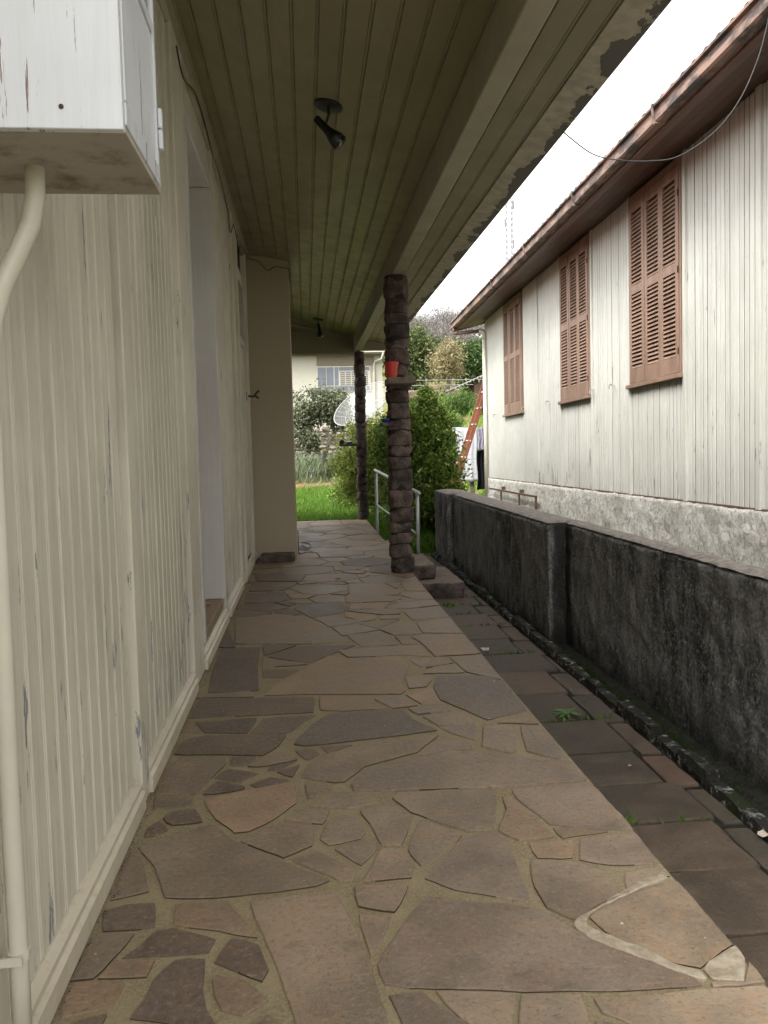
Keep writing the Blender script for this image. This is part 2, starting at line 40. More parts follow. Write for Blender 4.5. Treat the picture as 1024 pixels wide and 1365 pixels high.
# ------------------------------------------------------------------ helpers
def tag(o, label=None, cat=None, group=None, kind=None):
    if label: o['label'] = label
    if cat: o['category'] = cat
    if group: o['group'] = group
    if kind: o['kind'] = kind
    return o
def link(name, me, parent=None, loc=None, rot=None):
    o = bpy.data.objects.new(name, me); COL.objects.link(o)
    if parent: o.parent = parent
    if loc is not None: o.location = loc
    if rot is not None: o.rotation_euler = rot
    return o
def empty(name, loc=(0, 0, 0), rot=(0, 0, 0)):
    o = link(name, None, None, loc, rot); o.empty_display_size = .1; return o
class MB:
    def __init__(s): s.v = []; s.f = []
    def add(s, v, f):
        n = len(s.v); s.v += [tuple(p) for p in v]; s.f += [tuple(i+n for i in q) for q in f]; return s
    def box(s, x0, x1, y0, y1, z0, z1):
        v = [(x0,y0,z0),(x1,y0,z0),(x1,y1,z0),(x0,y1,z0),(x0,y0,z1),(x1,y0,z1),(x1,y1,z1),(x0,y1,z1)]
        return s.add(v, [(0,3,2,1),(4,5,6,7),(0,1,5,4),(1,2,6,5),(2,3,7,6),(3,0,4,7)])
    def bbox(s, x0, x1, y0, y1, z0, z1, b=.004):          # box with chamfered edges
        bm = bmesh.new(); bmesh.ops.create_cube(bm, size=1)
        for v in bm.verts: v.co = Vector(((x0+x1)/2+v.co.x*(x1-x0), (y0+y1)/2+v.co.y*(y1-y0), (z0+z1)/2+v.co.z*(z1-z0)))
        bmesh.ops.bevel(bm, geom=bm.edges[:]+bm.verts[:], offset=b, segments=1, affect='EDGES', profile=.5)
        bm.verts.index_update(); s.add([v.co[:] for v in bm.verts], [[v.index for v in q.verts] for q in bm.faces]); bm.free(); return s
    def ext(s, prof, a, b, axis):                          # closed profile extruded from a to b; axis 0: prof=(y,z) 1: (x,z) 2: (x,y)
        n = len(prof)
        mk = {0: lambda p, t: (t, p[0], p[1]), 1: lambda p, t: (p[0], t, p[1]), 2: lambda p, t: (p[0], p[1], t)}[axis]
        v = [mk(p, a) for p in prof]+[mk(p, b) for p in prof]
        return s.add(v, [tuple(range(n)), tuple(range(2*n-1, n-1, -1))]+[(i, i+n, (i+1) % n+n, (i+1) % n) for i in range(n)])
    def tube(s, pts, r, n=8, cap=True):
        pts = [Vector(p) for p in pts]; R = r if isinstance(r, (list, tuple)) else [r]*len(pts)
        base = len(s.v); ref = None
        for i, p in enumerate(pts):
            t = (pts[min(i+1, len(pts)-1)]-pts[max(i-1, 0)]).normalized()
            if ref is None: ref = Vector((0, 0, 1)) if abs(t.z) < .9 else Vector((1, 0, 0))
            u = t.cross(ref).normalized(); w = u.cross(t).normalized(); ref = w
            for k in range(n):
                a = 2*math.pi*k/n; s.v.append(tuple(p+(u*math.cos(a)+w*math.sin(a))*R[i]))
        for i in range(len(pts)-1):
            for k in range(n):
                a = base+i*n+k; b = base+i*n+(k+1) % n; s.f.append((a, b, b+n, a+n))
        if cap:
            s.f.append(tuple(base+k for k in range(n))[::-1]); s.f.append(tuple(base+(len(pts)-1)*n+k for k in range(n)))
        return s
    def lathe(s, prof, n=20, c=(0, 0, 0)):                 # prof = (r, z)
        b = len(s.v)
        for r, z in prof:
            for k in range(n): s.v.append((c[0]+r*math.cos(2*math.pi*k/n), c[1]+r*math.sin(2*math.pi*k/n), c[2]+z))
        for i in range(len(prof)-1):
            for k in range(n): s.f.append((b+i*n+k, b+i*n+(k+1) % n, b+(i+1)*n+(k+1) % n, b+(i+1)*n+k))
        s.f.append(tuple(b+k for k in range(n))[::-1]); s.f.append(tuple(b+(len(prof)-1)*n+k for k in range(n))); return s
    def mesh(s, m, smooth=False, fix=True):
        me = bpy.data.meshes.new('mesh'); me.from_pydata(s.v, [], s.f)
        if fix:
            bm = bmesh.new(); bm.from_mesh(me); bmesh.ops.recalc_face_normals(bm, faces=bm.faces[:]); bm.to_mesh(me); bm.free()
        if m: me.materials.append(m)
        if smooth: me.polygons.foreach_set('use_smooth', [True]*len(me.polygons))
        return me
    def obj(s, name, m, parent=None, loc=None, rot=None, smooth=False): return link(name, s.mesh(m, smooth), parent, loc, rot)
def autosmooth(me, ang=35):
    bm = bmesh.new(); bm.from_mesh(me)
    for q in bm.faces: q.smooth = True
    for e in bm.edges:
        if len(e.link_faces) == 2 and e.calc_face_angle(0) > math.radians(ang): e.smooth = False
    bm.to_mesh(me); bm.free()

# ------------------------------------------------------------------ materials
class NT:
    def __init__(s, name):
        s.m = bpy.data.materials.new(name); s.m.use_nodes = True; s.t = s.m.node_tree; s.b = s.t.nodes['Principled BSDF']
        s.pos = s.t.nodes.new('ShaderNodeNewGeometry').outputs['Position']
    def n(s, t, **k):
        o = s.t.nodes.new(t)
        for a, b in k.items(): setattr(o, a, b)
        return o
    def l(s, a, b): s.t.links.new(a, b)
    def noise(s, scale, detail=4, rough=.55, stretch=None, off=None, dist=0):
        o = s.n('ShaderNodeTexNoise'); o.inputs['Scale'].default_value = scale; o.inputs['Detail'].default_value = detail
        o.inputs['Roughness'].default_value = rough; o.inputs['Distortion'].default_value = dist
        mp = s.n('ShaderNodeMapping'); s.l(s.pos, mp.inputs['Vector'])
        if stretch: mp.inputs['Scale'].default_value = stretch
        if off: s.l(off, mp.inputs['Location'])
        s.l(mp.outputs[0], o.inputs['Vector']); return o.outputs['Fac']
    def ramp(s, src, a, b, lo=0, hi=1):
        o = s.n('ShaderNodeMapRange'); o.interpolation_type = 'SMOOTHSTEP'
        for i, v in zip(('From Min', 'From Max', 'To Min', 'To Max'), (a, b, lo, hi)): o.inputs[i].default_value = v
        s.l(src, o.inputs['Value']); return o.outputs['Result']
    def math(s, op, a, b):
        o = s.n('ShaderNodeMath', operation=op)
        for i, v in enumerate((a, b)):
            if isinstance(v, (int, float)): o.inputs[i].default_value = v
            else: s.l(v, o.inputs[i])
        return o.outputs[0]
    def mix(s, fac, a, b, mode='MIX'):
        o = s.n('ShaderNodeMix', data_type='RGBA', blend_type=mode)
        for i, v in ((0, fac), (6, a), (7, b)):
            if isinstance(v, (int, float)): o.inputs[i].default_value = v
            elif isinstance(v, (tuple, list)): o.inputs[i].default_value = (*v, 1)
            else: s.l(v, o.inputs[i])
        return o.outputs[2]
    def axis(s, i):
        o = s.n('ShaderNodeSeparateXYZ'); s.l(s.pos, o.inputs[0]); return o.outputs[i]
    def rnd(s): return s.n('ShaderNodeObjectInfo').outputs['Random']
    def island(s): return [o for o in s.t.nodes if o.type == 'NEW_GEOMETRY'][0].outputs['Random Per Island']
    def fin(s, col, rough=.6, bump=None, bs=.3, bd=.01, spec=.4, metal=0):
        if isinstance(col, (tuple, list)): s.b.inputs['Base Color'].default_value = (*col, 1)
        else: s.l(col, s.b.inputs['Base Color'])
        if isinstance(rough, (int, float)): s.b.inputs['Roughness'].default_value = rough
        else: s.l(rough, s.b.inputs['Roughness'])
        s.b.inputs['Specular IOR Level'].default_value = spec; s.b.inputs['Metallic'].default_value = metal
        if bump is not None:
            o = s.n('ShaderNodeBump'); o.inputs['Strength'].default_value = bs; o.inputs['Distance'].default_value = bd
            s.l(bump, o.inputs['Height']); s.l(o.outputs[0], s.b.inputs['Normal'])
        return s.m
def scl(c, k): return tuple(min(1, x*k) for x in c)
def stone_mat(name, c, spec=.35, ro=.55):
    t = NT(name); cx = t.n('ShaderNodeCombineXYZ')
    rv = t.math('MULTIPLY', t.rnd(), 37.0); t.l(rv, cx.inputs[0]); t.l(rv, cx.inputs[2]); off = cx.outputs[0]
    big = t.noise(3.2, 5, .62, off=off); med = t.noise(14, 7, .72, off=off); fine = t.noise(60, 6, .8)
    col = t.mix(t.ramp(big, .35, .68), scl(c, .74), scl(c, 1.2))
    col = t.mix(t.ramp(med, .42, .75, 0, .55), col, (c[0]*1.3, c[1]*1.05, c[2]*.85))
    col = t.mix(t.ramp(t.noise(5, 5, .7, stretch=(1, 1.6, 1)), .58, .72, 0, .5), col, scl(c, .5))
    col = t.mix(t.ramp(fine, .53, .66, 0, .45), col, (.40, .35, .29)); col = t.mix(t.ramp(fine, .47, .36, 0, .6), col, scl(c, .42))
    hv = t.math('MULTIPLY_ADD', t.rnd(), .3); col = t.mix(1.0, col, t.mix(t.rnd(), (.88, .87, .86), (1.10, 1.05, 1.0)), 'MULTIPLY')
    rg = t.ramp(big, .3, .7, ro-.14, ro+.16)
    return t.fin(col, rg, t.math('ADD', t.math('MULTIPLY', med, 1.0), t.math('MULTIPLY', fine, .6)), .9, .012, spec)
def paint_mat(name, c, chip=(.19, .20, .22), chipn=.70, streak=(6, 6, .35), dirt=(.20, .17, .10), rough=.42, low=.35, gloss=.45, dirtamt=.35, cst=.13, chs=17):
    t = NT(name)
    tone = t.mix(t.ramp(t.noise(1.3, 4), .35, .7), scl(c, .9), scl(c, 1.05))
    tone = t.mix(t.ramp(t.noise(9, 5, .7, stretch=streak), .45, .72, 0, dirtamt), tone, dirt)
    tone = t.mix(t.rnd(), tone, t.mix(.12, tone, (.1, .09, .05)))
    ch = t.noise(chs, 6, .74, stretch=(1, 1, cst)); ch2 = t.noise(2.0, 3)
    m = t.math('ADD', ch, t.ramp(ch2, .35, .7, -.05, .05))
    zz = t.ramp(t.axis(2), low, low+1.1, .045, 0); m = t.math('ADD', m, zz)
    tone = t.mix(t.ramp(m, chipn, chipn+.015), tone, chip)
    bmp = t.math('SUBTRACT', t.noise(40, 3, .5, stretch=(1, 1, .08)), t.ramp(m, chipn, chipn+.01, 0, 1.2))
    return t.fin(tone, t.ramp(t.noise(7, 3), .3, .7, rough-.06, rough+.12), bmp, .35, .004, gloss)
def plain(name, c, rough=.5, spec=.4, metal=0, var=.12, bump=.15, sc=18):
    t = NT(name); nz = t.noise(sc, 5, .6)
    return t.fin(t.mix(t.ramp(nz, .3, .7), scl(c, 1-var), scl(c, 1+var)), rough, nz, bump, .004, spec, metal)
def leaf_mat(name, cols, trans=.35, rough=.5):
    t = NT(name); r = t.island(); cr = t.n('ShaderNodeValToRGB'); cr.color_ramp.interpolation = 'LINEAR'
    el = cr.color_ramp.elements
    while len(el) < len(cols): el.new(.5)
    for i, c in enumerate(cols): el[i].position = i/(len(cols)-1); el[i].color = (*c, 1)
    t.l(r, cr.inputs[0]); t.fin(cr.outputs[0], rough, spec=.25)
    tr = t.n('ShaderNodeBsdfTranslucent'); mx = t.n('ShaderNodeMixShader'); mx.inputs[0].default_value = trans
    t.l(cr.outputs[0], tr.inputs[0]); t.l(t.b.outputs[0], mx.inputs[1]); t.l(tr.outputs[0], mx.inputs[2])
    t.l(mx.outputs[0], t.t.nodes['Material Output'].inputs[0]); return t.m

_K = 1.2
SC = {'d': (.130, .098, .074), 'm': (.205, .160, .115), 'o': (.238, .174, .116), 'g': (.210, .166, .126), 'q': (.232, .182, .130), 't': (.285, .226, .163), 's': (.130, .106, .086)}
M = {k: stone_mat('sandstone_'+n, scl(SC[k], _K)) for k, n in zip('dmogqts', ('dark', 'brown', 'rusty', 'grey', 'buff', 'tan', 'slate'))}
_t = NT('floor_mortar'); _n = _t.noise(5, 5, .6); _f = _t.noise(120, 4, .7)
M['mortar'] = _t.fin(_t.mix(_t.ramp(_f, .35, .7), _t.mix(_t.ramp(_n, .3, .7), (.185, .142, .080), (.27, .215, .125)), (.30, .25, .16)), .75, _f, .6, .006, .2)
_t = NT('fresh_mortar'); _n = _t.noise(30, 6, .7)
M['lmortar'] = _t.fin(_t.mix(_t.ramp(_n, .3, .7), (.28, .22, .15), (.44, .38, .29)), .85, _n, .8, .012, .2)
M['cream'] = paint_mat('cream_paint', (.64, .60, .495), chipn=.638, dirtamt=.25)
M['base'] = paint_mat('cream_baseboard', (.60, .54, .42), chipn=.80, low=-1, dirt=(.3, .2, .1), streak=(3, 3, 3), dirtamt=.3)
M['ceil'] = paint_mat('olive_ceiling_paint', (.26, .235, .135), chipn=.84, low=-9, streak=(6, .4, 6), rough=.34, gloss=.5, dirtamt=.25)
M['beam'] = paint_mat('beam_paint', (.33, .30, .21), chipn=.86, low=-9, streak=(6, .4, 6), dirtamt=.2)
M['pilaster'] = plain('pilaster_plaster', (.37, .315, .22), .5, .35, var=.06, bump=.12, sc=60)
M['white'] = paint_mat('white_paint', (.70, .72, .76), chip=(.20, .145, .11), chipn=.578, low=-9, dirtamt=.05, rough=.4, cst=.035, chs=38)
M['doorwhite'] = paint_mat('white_gloss_paint', (.62, .60, .575), chipn=.9, low=-9, dirtamt=.12, rough=.35)
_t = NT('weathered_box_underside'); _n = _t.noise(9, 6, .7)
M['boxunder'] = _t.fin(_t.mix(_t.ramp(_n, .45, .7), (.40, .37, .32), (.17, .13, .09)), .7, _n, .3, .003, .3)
M['pvc'] = plain('cream_pipe', (.52, .49, .40), .38, .5, var=.05, bump=.05, sc=6)
M['black'] = plain('black_lamp_metal', (.012, .012, .012), .4, .5)
M['cable'] = plain('black_cable', (.015, .015, .014), .5)
M['glass'] = plain('dark_glass', (.02, .022, .025), .08, .8, var=.02, bump=0)
# edge plank with peeled grey patches
_t = NT('peeling_edge_paint'); _n = _t.noise(3.2, 5, .62, stretch=(1.2, .8, 1)); _e = _t.ramp(_t.axis(0), 1.44, 1.60, -.12, .17)
_p = _t.ramp(_t.math('ADD', _n, _e), .60, .615)
M['edge'] = _t.fin(_t.mix(_p, _t.mix(_t.ramp(_t.noise(12, 4), .3, .7), (.36, .33, .25), (.50, .46, .37)), (.13, .12, .11)), .6, _p, .6, .004, .3)
# mouldy concrete
_t = NT('mouldy_render'); _s = _t.noise(3.2, 7, .72, stretch=(1, 1, .33)); _b = _t.noise(1.1, 4, .6); _f = _t.noise(48, 7, .8); _v = _t.noise(11, 6, .75, stretch=(1, 1, .3))
_c = _t.mix(_t.ramp(_v, .32, .72), (.12, .117, .11), (.33, .32, .305))
_c = _t.mix(_t.ramp(_t.math('ADD', _s, _t.math('MULTIPLY', _b, .5)), .76, .98, 0, .85), _c, (.016, .015, .013))
_c = _t.mix(_t.ramp(_t.noise(1.7, 7, .78, stretch=(1, 1, .55), dist=.6), .50, .60, 0, .8), _c, (.020, .019, .017))
_c = _t.mix(_t.ramp(_t.noise(2.3, 6, .75, stretch=(1, 1.3, .3)), .56, .66, 0, .5), _c, (.42, .41, .385))
_c = _t.mix(_t.ramp(_f, .52, .62, 0, .7), _c, (.50, .485, .46)); _c = _t.mix(_t.ramp(_f, .48, .34, 0, .85), _c, (.02, .02, .018))
_z = _t.ramp(_t.math('ADD', _t.axis(2), _t.math('MULTIPLY', _t.noise(4, 4), .45)), .10, -.18, 0, .75)
_c = _t.mix(_z, _c, _t.mix(_t.ramp(_t.noise(12, 5), .45, .62), (.015, .015, .012), (.03, .042, .012)))
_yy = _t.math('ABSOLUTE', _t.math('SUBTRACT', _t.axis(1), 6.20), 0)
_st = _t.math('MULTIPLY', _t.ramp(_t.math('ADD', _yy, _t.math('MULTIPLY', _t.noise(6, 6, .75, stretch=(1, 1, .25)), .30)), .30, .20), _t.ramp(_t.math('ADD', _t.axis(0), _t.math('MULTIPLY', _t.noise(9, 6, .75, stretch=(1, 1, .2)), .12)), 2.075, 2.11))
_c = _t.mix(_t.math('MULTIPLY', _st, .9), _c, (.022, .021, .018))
M['mould'] = _t.fin(_c, .85, _f, 1.0, .03, .2)
_t = NT('wall_coping'); _n = _t.noise(22, 6, .7)
M['coping'] = _t.fin(_t.mix(_t.ramp(_n, .35, .65), (.17, .15, .13), (.31, .275, .245)), .85, _n, .7, .01, .2)
_t = NT('kerb_mossy'); _n = _t.noise(16, 6, .75); _m = _t.noise(5, 4)
_c = _t.mix(_t.ramp(_n, .52, .66), (.024, .023, .019), (.34, .33, .30)); M['kerb'] = _t.fin(_t.mix(_t.ramp(_m, .50, .62, 0, .8), _c, (.022, .028, .010)), .85, _n, .9, .015, .2)
M['moss'] = leaf_mat('moss', [(.014, .024, .006), (.03, .05, .008), (.018, .035, .01)], .1, .9)
def path_mat(name, c):
    t = NT(name); cx = t.n('ShaderNodeCombineXYZ'); rv = t.math('MULTIPLY', t.rnd(), 23.0); t.l(rv, cx.inputs[1])
    a = t.noise(3, 6, .7, off=cx.outputs[0]); b = t.noise(18, 7, .75); e = t.noise(55, 6, .8)
    col = t.mix(t.ramp(a, .35, .65), scl(c, .6), c); col = t.mix(t.ramp(b, .5, .72, 0, .6), col, (.060, .062, .030))
    col = t.mix(t.ramp(t.noise(4, 4, stretch=(1, .6, 1)), .55, .7, 0, .55), col, (.12, .078, .062)); col = t.mix(t.ramp(e, .54, .68, 0, .5), col, (.15, .135, .105)); col = t.mix(t.ramp(e, .47, .36, 0, .6), col, scl(c, .35))
    col = t.mix(1.0, col, t.mix(t.rnd(), (.75, .8, .8), (1.25, 1.1, 1.05)), 'MULTIPLY')
    return t.fin(col, t.ramp(a, .3, .7, .42, .7), t.math('ADD', b, e), .8, .012, .35)
M['path'] = path_mat('damp_path_slab', (.140, .110, .080)); M['path2'] = path_mat('damp_rusty_slab', (.165, .115, .082))
M['pathbed'] = plain('damp_bedding', (.022, .021, .017), .9, .2, var=.4, bump=.5)
_t = NT('rock_faced_porphyry'); cx_ = _t.n('ShaderNodeCombineXYZ'); _t.l(_t.math('MULTIPLY', _t.rnd(), 19.0), cx_.inputs[0]); _a = _t.noise(8, 6, .7, off=cx_.outputs[0]); _b = _t.noise(60, 5, .7)
_c = _t.mix(_t.ramp(_a, .35, .68), (.048, .038, .034), (.150, .120, .104)); _c = _t.mix(_t.ramp(_b, .60, .75, 0, .5), _c, (.26, .2, .17))
_c = _t.mix(1.0, _c, _t.mix(_t.rnd(), (.75, .76, .78), (1.25, 1.15, 1.08)), 'MULTIPLY'); M['rock'] = _t.fin(_c, .8, _t.math('ADD', _a, _t.math('MULTIPLY', _b, .3)), .8, .02, .2)
M['rockdark'] = plain('dark_mortar_dirt', (.035, .03, .027), .9, .1)  # dark mortar core of the columns, also the dirt crumbs
_t = NT('step_stone'); _a = _t.noise(7, 6, .7); _b = _t.noise(70, 4, .7); _c = _t.mix(_t.ramp(_a, .35, .65), (.13, .10, .075), (.23, .18, .135)); _c = _t.mix(_t.ramp(_a, .56, .68, 0, .5), _c, (.05, .05, .035)); M['step'] = _t.fin(_c, .7, _t.math('ADD', _a, _b), .6, .012, .25)
M['rail'] = plain('galvanised_paint', (.48, .49, .50), .38, .5, .2, var=.08, bump=.05)
M['redpot'] = plain('red_plastic', (.55, .035, .018), .42, .5, var=.06, bump=.03)
M['blue'] = plain('blue_plastic', (.02, .05, .35), .4)
# neighbour's house
M['nsid'] = paint_mat('white_weathered_siding', (.43, .425, .385), chip=(.17, .16, .14), chipn=.655, low=.9, dirt=(.25, .24, .17), streak=(8, 8, .25), dirtamt=.42, rough=.6, gloss=.25)
M['nsheet'] = paint_mat('pale_flat_sheet', (.44, .435, .395), chip=(.2, .19, .16), chipn=.68, low=-9, dirt=(.31, .31, .245), streak=(1.3, 1.3, .8), dirtamt=.35, rough=.6, gloss=.25)
_t = NT('roughcast_plinth'); _a = _t.noise(15, 8, .8, dist=1.2); _b = _t.noise(2.2, 4, .6, stretch=(1, 1, 1.5)); _c = _t.mix(_t.ramp(_a, .36, .60), (.27, .26, .23), (.64, .62, .56)); _c = _t.mix(_t.ramp(_b, .48, .72, 0, .55), _c, (.24, .22, .17)); M['plinth'] = _t.fin(_c, .9, _a, 1.0, .05, .15)
_t = NT('brown_shutter_paint'); _a = _t.noise(6, 5, .6, stretch=(1, 1, .3)); _b = _t.noise(35, 5, .75, stretch=(1, 1, .3)); _c = _t.mix(_t.ramp(_a, .3, .7), (.140, .085, .058), (.205, .130, .092)); M['shut'] = _t.fin(_t.mix(_t.ramp(_b, .66, .70, 0, .8), _c, (.30, .25, .21)), .55, _b, .25, .004, .3)
M['shutdark'] = plain('slat_shade_and_hinge', (.022, .012, .009), .9, .1)  # shade colour for the sheet behind the slats, also used on shutter hinges
_t = NT('brown_eave_boards'); _a = _t.noise(5, 5, .65, stretch=(1, .25, 1)); _c = _t.mix(_t.ramp(_a, .3, .7), (.085, .046, .034), (.165, .098, .074)); M['soffit'] = _t.fin(_t.mix(_t.rnd(), _c, (.08, .042, .03)), .5, _a, .2, .004, .35)
_t = NT('brown_gutter_paint'); _a = _t.noise(7, 6, .7, stretch=(1, .4, 1)); _c = _t.mix(_t.ramp(_a, .42, .60), (.045, .037, .032), (.19, .122, .092)); M['gutter'] = _t.fin(_c, .6, _a, .3, .004, .3)
M['fibro'] = plain('grey_fibre_cement', (.13, .12, .112), .85, .2, var=.25, bump=.4)
M['rust'] = plain('rusty_steel', (.085, .045, .030), .75, .3, var=.35, bump=.4, sc=40)
M['hook'] = plain('grey_iron', (.30, .29, .26), .6)
# far things
M['fwall'] = plain('pale_house_render', (.33, .32, .26), .8, .2, var=.04)
M['fbrown'] = plain('tan_panel', (.14, .12, .082), .7, .2)
M['fwin'] = plain('curtained_glass', (.085, .095, .112), .2, .5, var=.1, sc=4)
M['fframe'] = plain('window_bar_paint', (.36, .345, .29), .5)
M['flouv'] = plain('grey_louvre', (.10, .095, .085), .5)
M['stonewall'] = stone_mat('dry_stone', (.15, .135, .105))
M['brownwall'] = plain('brown_block_wall', (.12, .085, .07), .9, .15, var=.3)
M['woodpost'] = plain('weathered_post', (.13, .10, .075), .85, .15, var=.3)
M['wire'] = plain('galvanised_wire', (.25, .25, .25), .6)
M['bark'] = plain('grey_bark', (.11, .095, .08), .9, .15, var=.3, bump=.5)
_t = NT('ladder_orange'); _a = _t.noise(20, 4); M['ladder'] = _t.fin(_t.mix(_t.ramp(_a, .3, .7), (.17, .055, .03), (.23, .085, .045)), .5, None)
M['alu'] = plain('aluminium', (.6, .6, .58), .4, .5, .5)
_t = NT('floral_white_cloth'); _a = _t.n('ShaderNodeTexVoronoi'); _a.inputs['Scale'].default_value = 9; _t.l(_t.pos, _a.inputs['Vector']); _b = _t.noise(40, 4, .7)
_f = _t.math('MULTIPLY', _t.ramp(_a.outputs['Distance'], .34, .26), _t.ramp(_b, .5, .6)); M['cloth'] = _t.fin(_t.mix(_f, (.45, .45, .47), (.20, .23, .30)), .9, None, spec=.1)
M['darkcloth'] = plain('black_cloth', (.012, .012, .016), .9, .1); M['lilac'] = plain('grey_lilac_cloth', (.23, .21, .28), .9, .1)
# ground sheet: earth, grass, reddish soil
_t = NT('earth_and_turf'); _a = _t.noise(.55, 5, .6); _b = _t.noise(6, 6, .7); _c = _t.mix(_t.ramp(_b, .35, .65), (.075, .085, .025), (.13, .13, .05))
_c = _t.mix(_t.ramp(_a, .52, .60, 0, .9), _c, _t.mix(_t.ramp(_b, .4, .6), (.13, .062, .04), (.20, .11, .07))); M['ground'] = _t.fin(_c, .95, _b, .8, .05, .1)
M['soil'] = plain('red_soil', (.17, .075, .048), .95, .1, var=.35, bump=.9, sc=12)

# ------------------------------------------------------------------ ground
def sm(x, a, b): t = min(max((x-a)/(b-a), 0), 1); return t*t*(3-2*t)
def gz(x, y):
    if y < 14.08 and x <= 1.2 and (x <= 1.06 or y < 10.8): return -.75
    if y < 11.9 and x <= 2.2: return -.75
    if y < 14.5 and x > 2.2: return .18
    z = -.16+.05*max(0, min(y, 36)-16)+.13*max(0, min(y, 60)-36)+.20*max(0, min(y, 110)-60)+.05*max(0, y-110)
    z += sm(x, 3, 6)*2.1*sm(y, 19, 29)
    if x > 12: z += .05*min(x-12, 60)*sm(y, 30, 80)
    if 1.06 < x < 2.2 and y < 14.5: z = -.40+.22*sm(y, 11.9, 14.5)
    return z+.04*mnoise.noise(Vector((x*.4, y*.4, 0)))*(1 if y < 40 else 8)
xs = [-160, -100, -60, -35, -20, -12, -8, -6]+[-5+.5*i for i in range(12)]+[1.059, 1.061, 1.199, 1.201, 1.6, 1.9, 2.199, 2.201, 2.6, 3]+[3.5+.5*i for i in range(20)]+[14, 16, 19, 23, 28, 35, 45, 60, 80, 110, 160, 230]
ys = [-60, -30, -15, -8, -3, 0, 4, 8, 10.799, 10.801, 11.899, 11.901, 12.5, 13.2, 14.079, 14.081, 14.499, 14.501]+[15+.5*i for i in range(44)]+[38, 40, 43, 46, 50, 55, 60, 66, 73, 80, 90, 100, 112, 130, 160, 200, 260, 340]
mb = MB(); mb.v = [(x, y, gz(x, y)) for y in ys for x in xs]; nx = len(xs)
mb.f = [(j*nx+i, j*nx+i+1, (j+1)*nx+i+1, (j+1)*nx+i) for j in range(len(ys)-1) for i in range(nx-1)]
tag(mb.obj('ground', M['ground'], smooth=True), 'grassy earth sloping up behind the porch', kind='structure')
# red soil strip across the lawn
mb = MB(); n0 = 26
for i in range(n0+1):
    x = -3+i*.25
    for k in range(4):
        y = 22.0+k*.75+.35*mnoise.noise(Vector((x, k, 3))); mb.v.append((x, y, gz(x, y)+.03-(.05 if k in (0, 3) else 0)))
mb.f = [(i*4+k, (i+1)*4+k, (i+1)*4+k+1, i*4+k+1) for i in range(n0) for k in range(3)]
tag(mb.obj('soil_bed', M['soil'], smooth=True), 'strip of bare red soil crossing the lawn', kind='structure')

# ------------------------------------------------------------------ porch floor: mortar slab + every flagstone
floor = MB().box(-.64, 1.055, -2.5, 14.05, -.74, -.0055).box(1.055, 1.30, 9.49, 10.73, -.74, -.004).obj('porch_floor', M['mortar'])
tag(floor, 'crazy-paved sandstone porch floor set in yellowish mortar', kind='structure')
def rough_poly(P, step=.035, amp=.0035, seed=0):
    out = []
    for i in range(len(P)):
        a, b = Vector(P[i]), Vector(P[(i+1) % len(P)]); L = (b-a).length
        if L < 1e-4: continue
        n = max(1, min(14, int(L/step))); nrm = Vector((b.y-a.y, a.x-b.x))/L
        for k in range(n):
            t = k/n; p = a.lerp(b, t)
            j = mnoise.noise(Vector((p.x*22, p.y*22, seed)))*amp + mnoise.noise(Vector((p.x*6, p.y*6, seed+9)))*amp*1.6
            if k == 0: p = p.lerp((Vector(P[i-1])+b)*.5, min(.12, .006/max(L, .01)))
            out.append(p+nrm*j)
    return out
def area(P): return sum(P[i-1][0]*P[i][1]-P[i][0]*P[i-1][1] for i in range(len(P)))/2
def inset(P, d):
    n = len(P); out = []
    for i in range(n):
        a, p, b = P[i-1], P[i], P[(i+1) % n]; e1 = (p-a); e2 = (b-p)
        n1 = Vector((-e1.y, e1.x)); n2 = Vector((-e2.y, e2.x))
        if n1.length < 1e-6 or n2.length < 1e-6: out.append(p.copy()); continue
        m = n1.normalized()+n2.normalized()
        out.append(p+(m.normalized()*d if m.length > 1e-6 else Vector((0, 0))))
    return out
def slab(P, ztop, zbot, bev=.003):
    if area(P) < 0: P = P[::-1]
    n = len(P); I = inset(P, bev); mb = MB()
    mb.v = [(p.x, p.y, zbot) for p in P]+[(p.x, p.y, ztop-bev*.8) for p in P]+[(p.x, p.y, ztop) for p in I]
    mb.f = [tuple(range(2*n, 3*n))]
    for i in range(n):
        j = (i+1) % n; mb.f += [(i, j, n+j, n+i), (n+i, n+j, 2*n+j, 2*n+i)]
    return mb
JG = plain('dark_joint', (.06, .048, .030), .95, .1)  # darker colour for stretches of the flagstone side faces
for i, (t, P) in enumerate(STONES):
    Q = rough_poly(P, seed=i*1.7)
    h = random.uniform(-.0015, .0025)
    o = slab(Q, .0005+h, -.012, .0022).obj('flagstone', M[t], floor)
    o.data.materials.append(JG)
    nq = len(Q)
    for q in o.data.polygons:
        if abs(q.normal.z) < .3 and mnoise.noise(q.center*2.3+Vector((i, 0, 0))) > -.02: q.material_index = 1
for P in LIGHT_MORTAR:
    slab(rough_poly(P, .02, .006, 3), .0032, -.01, .003).obj('mortar_patch', M['lmortar'], floor)
for x0, x1, y0, y1 in [(1.07, 1.29, 9.5, 10.1), (1.07, 1.29, 10.12, 10.72)]:
    slab(rough_poly([(x0, y0), (x1, y0), (x1, y1), (x0, y1)]), 0, -.01).obj('flagstone', M['q'], floor)

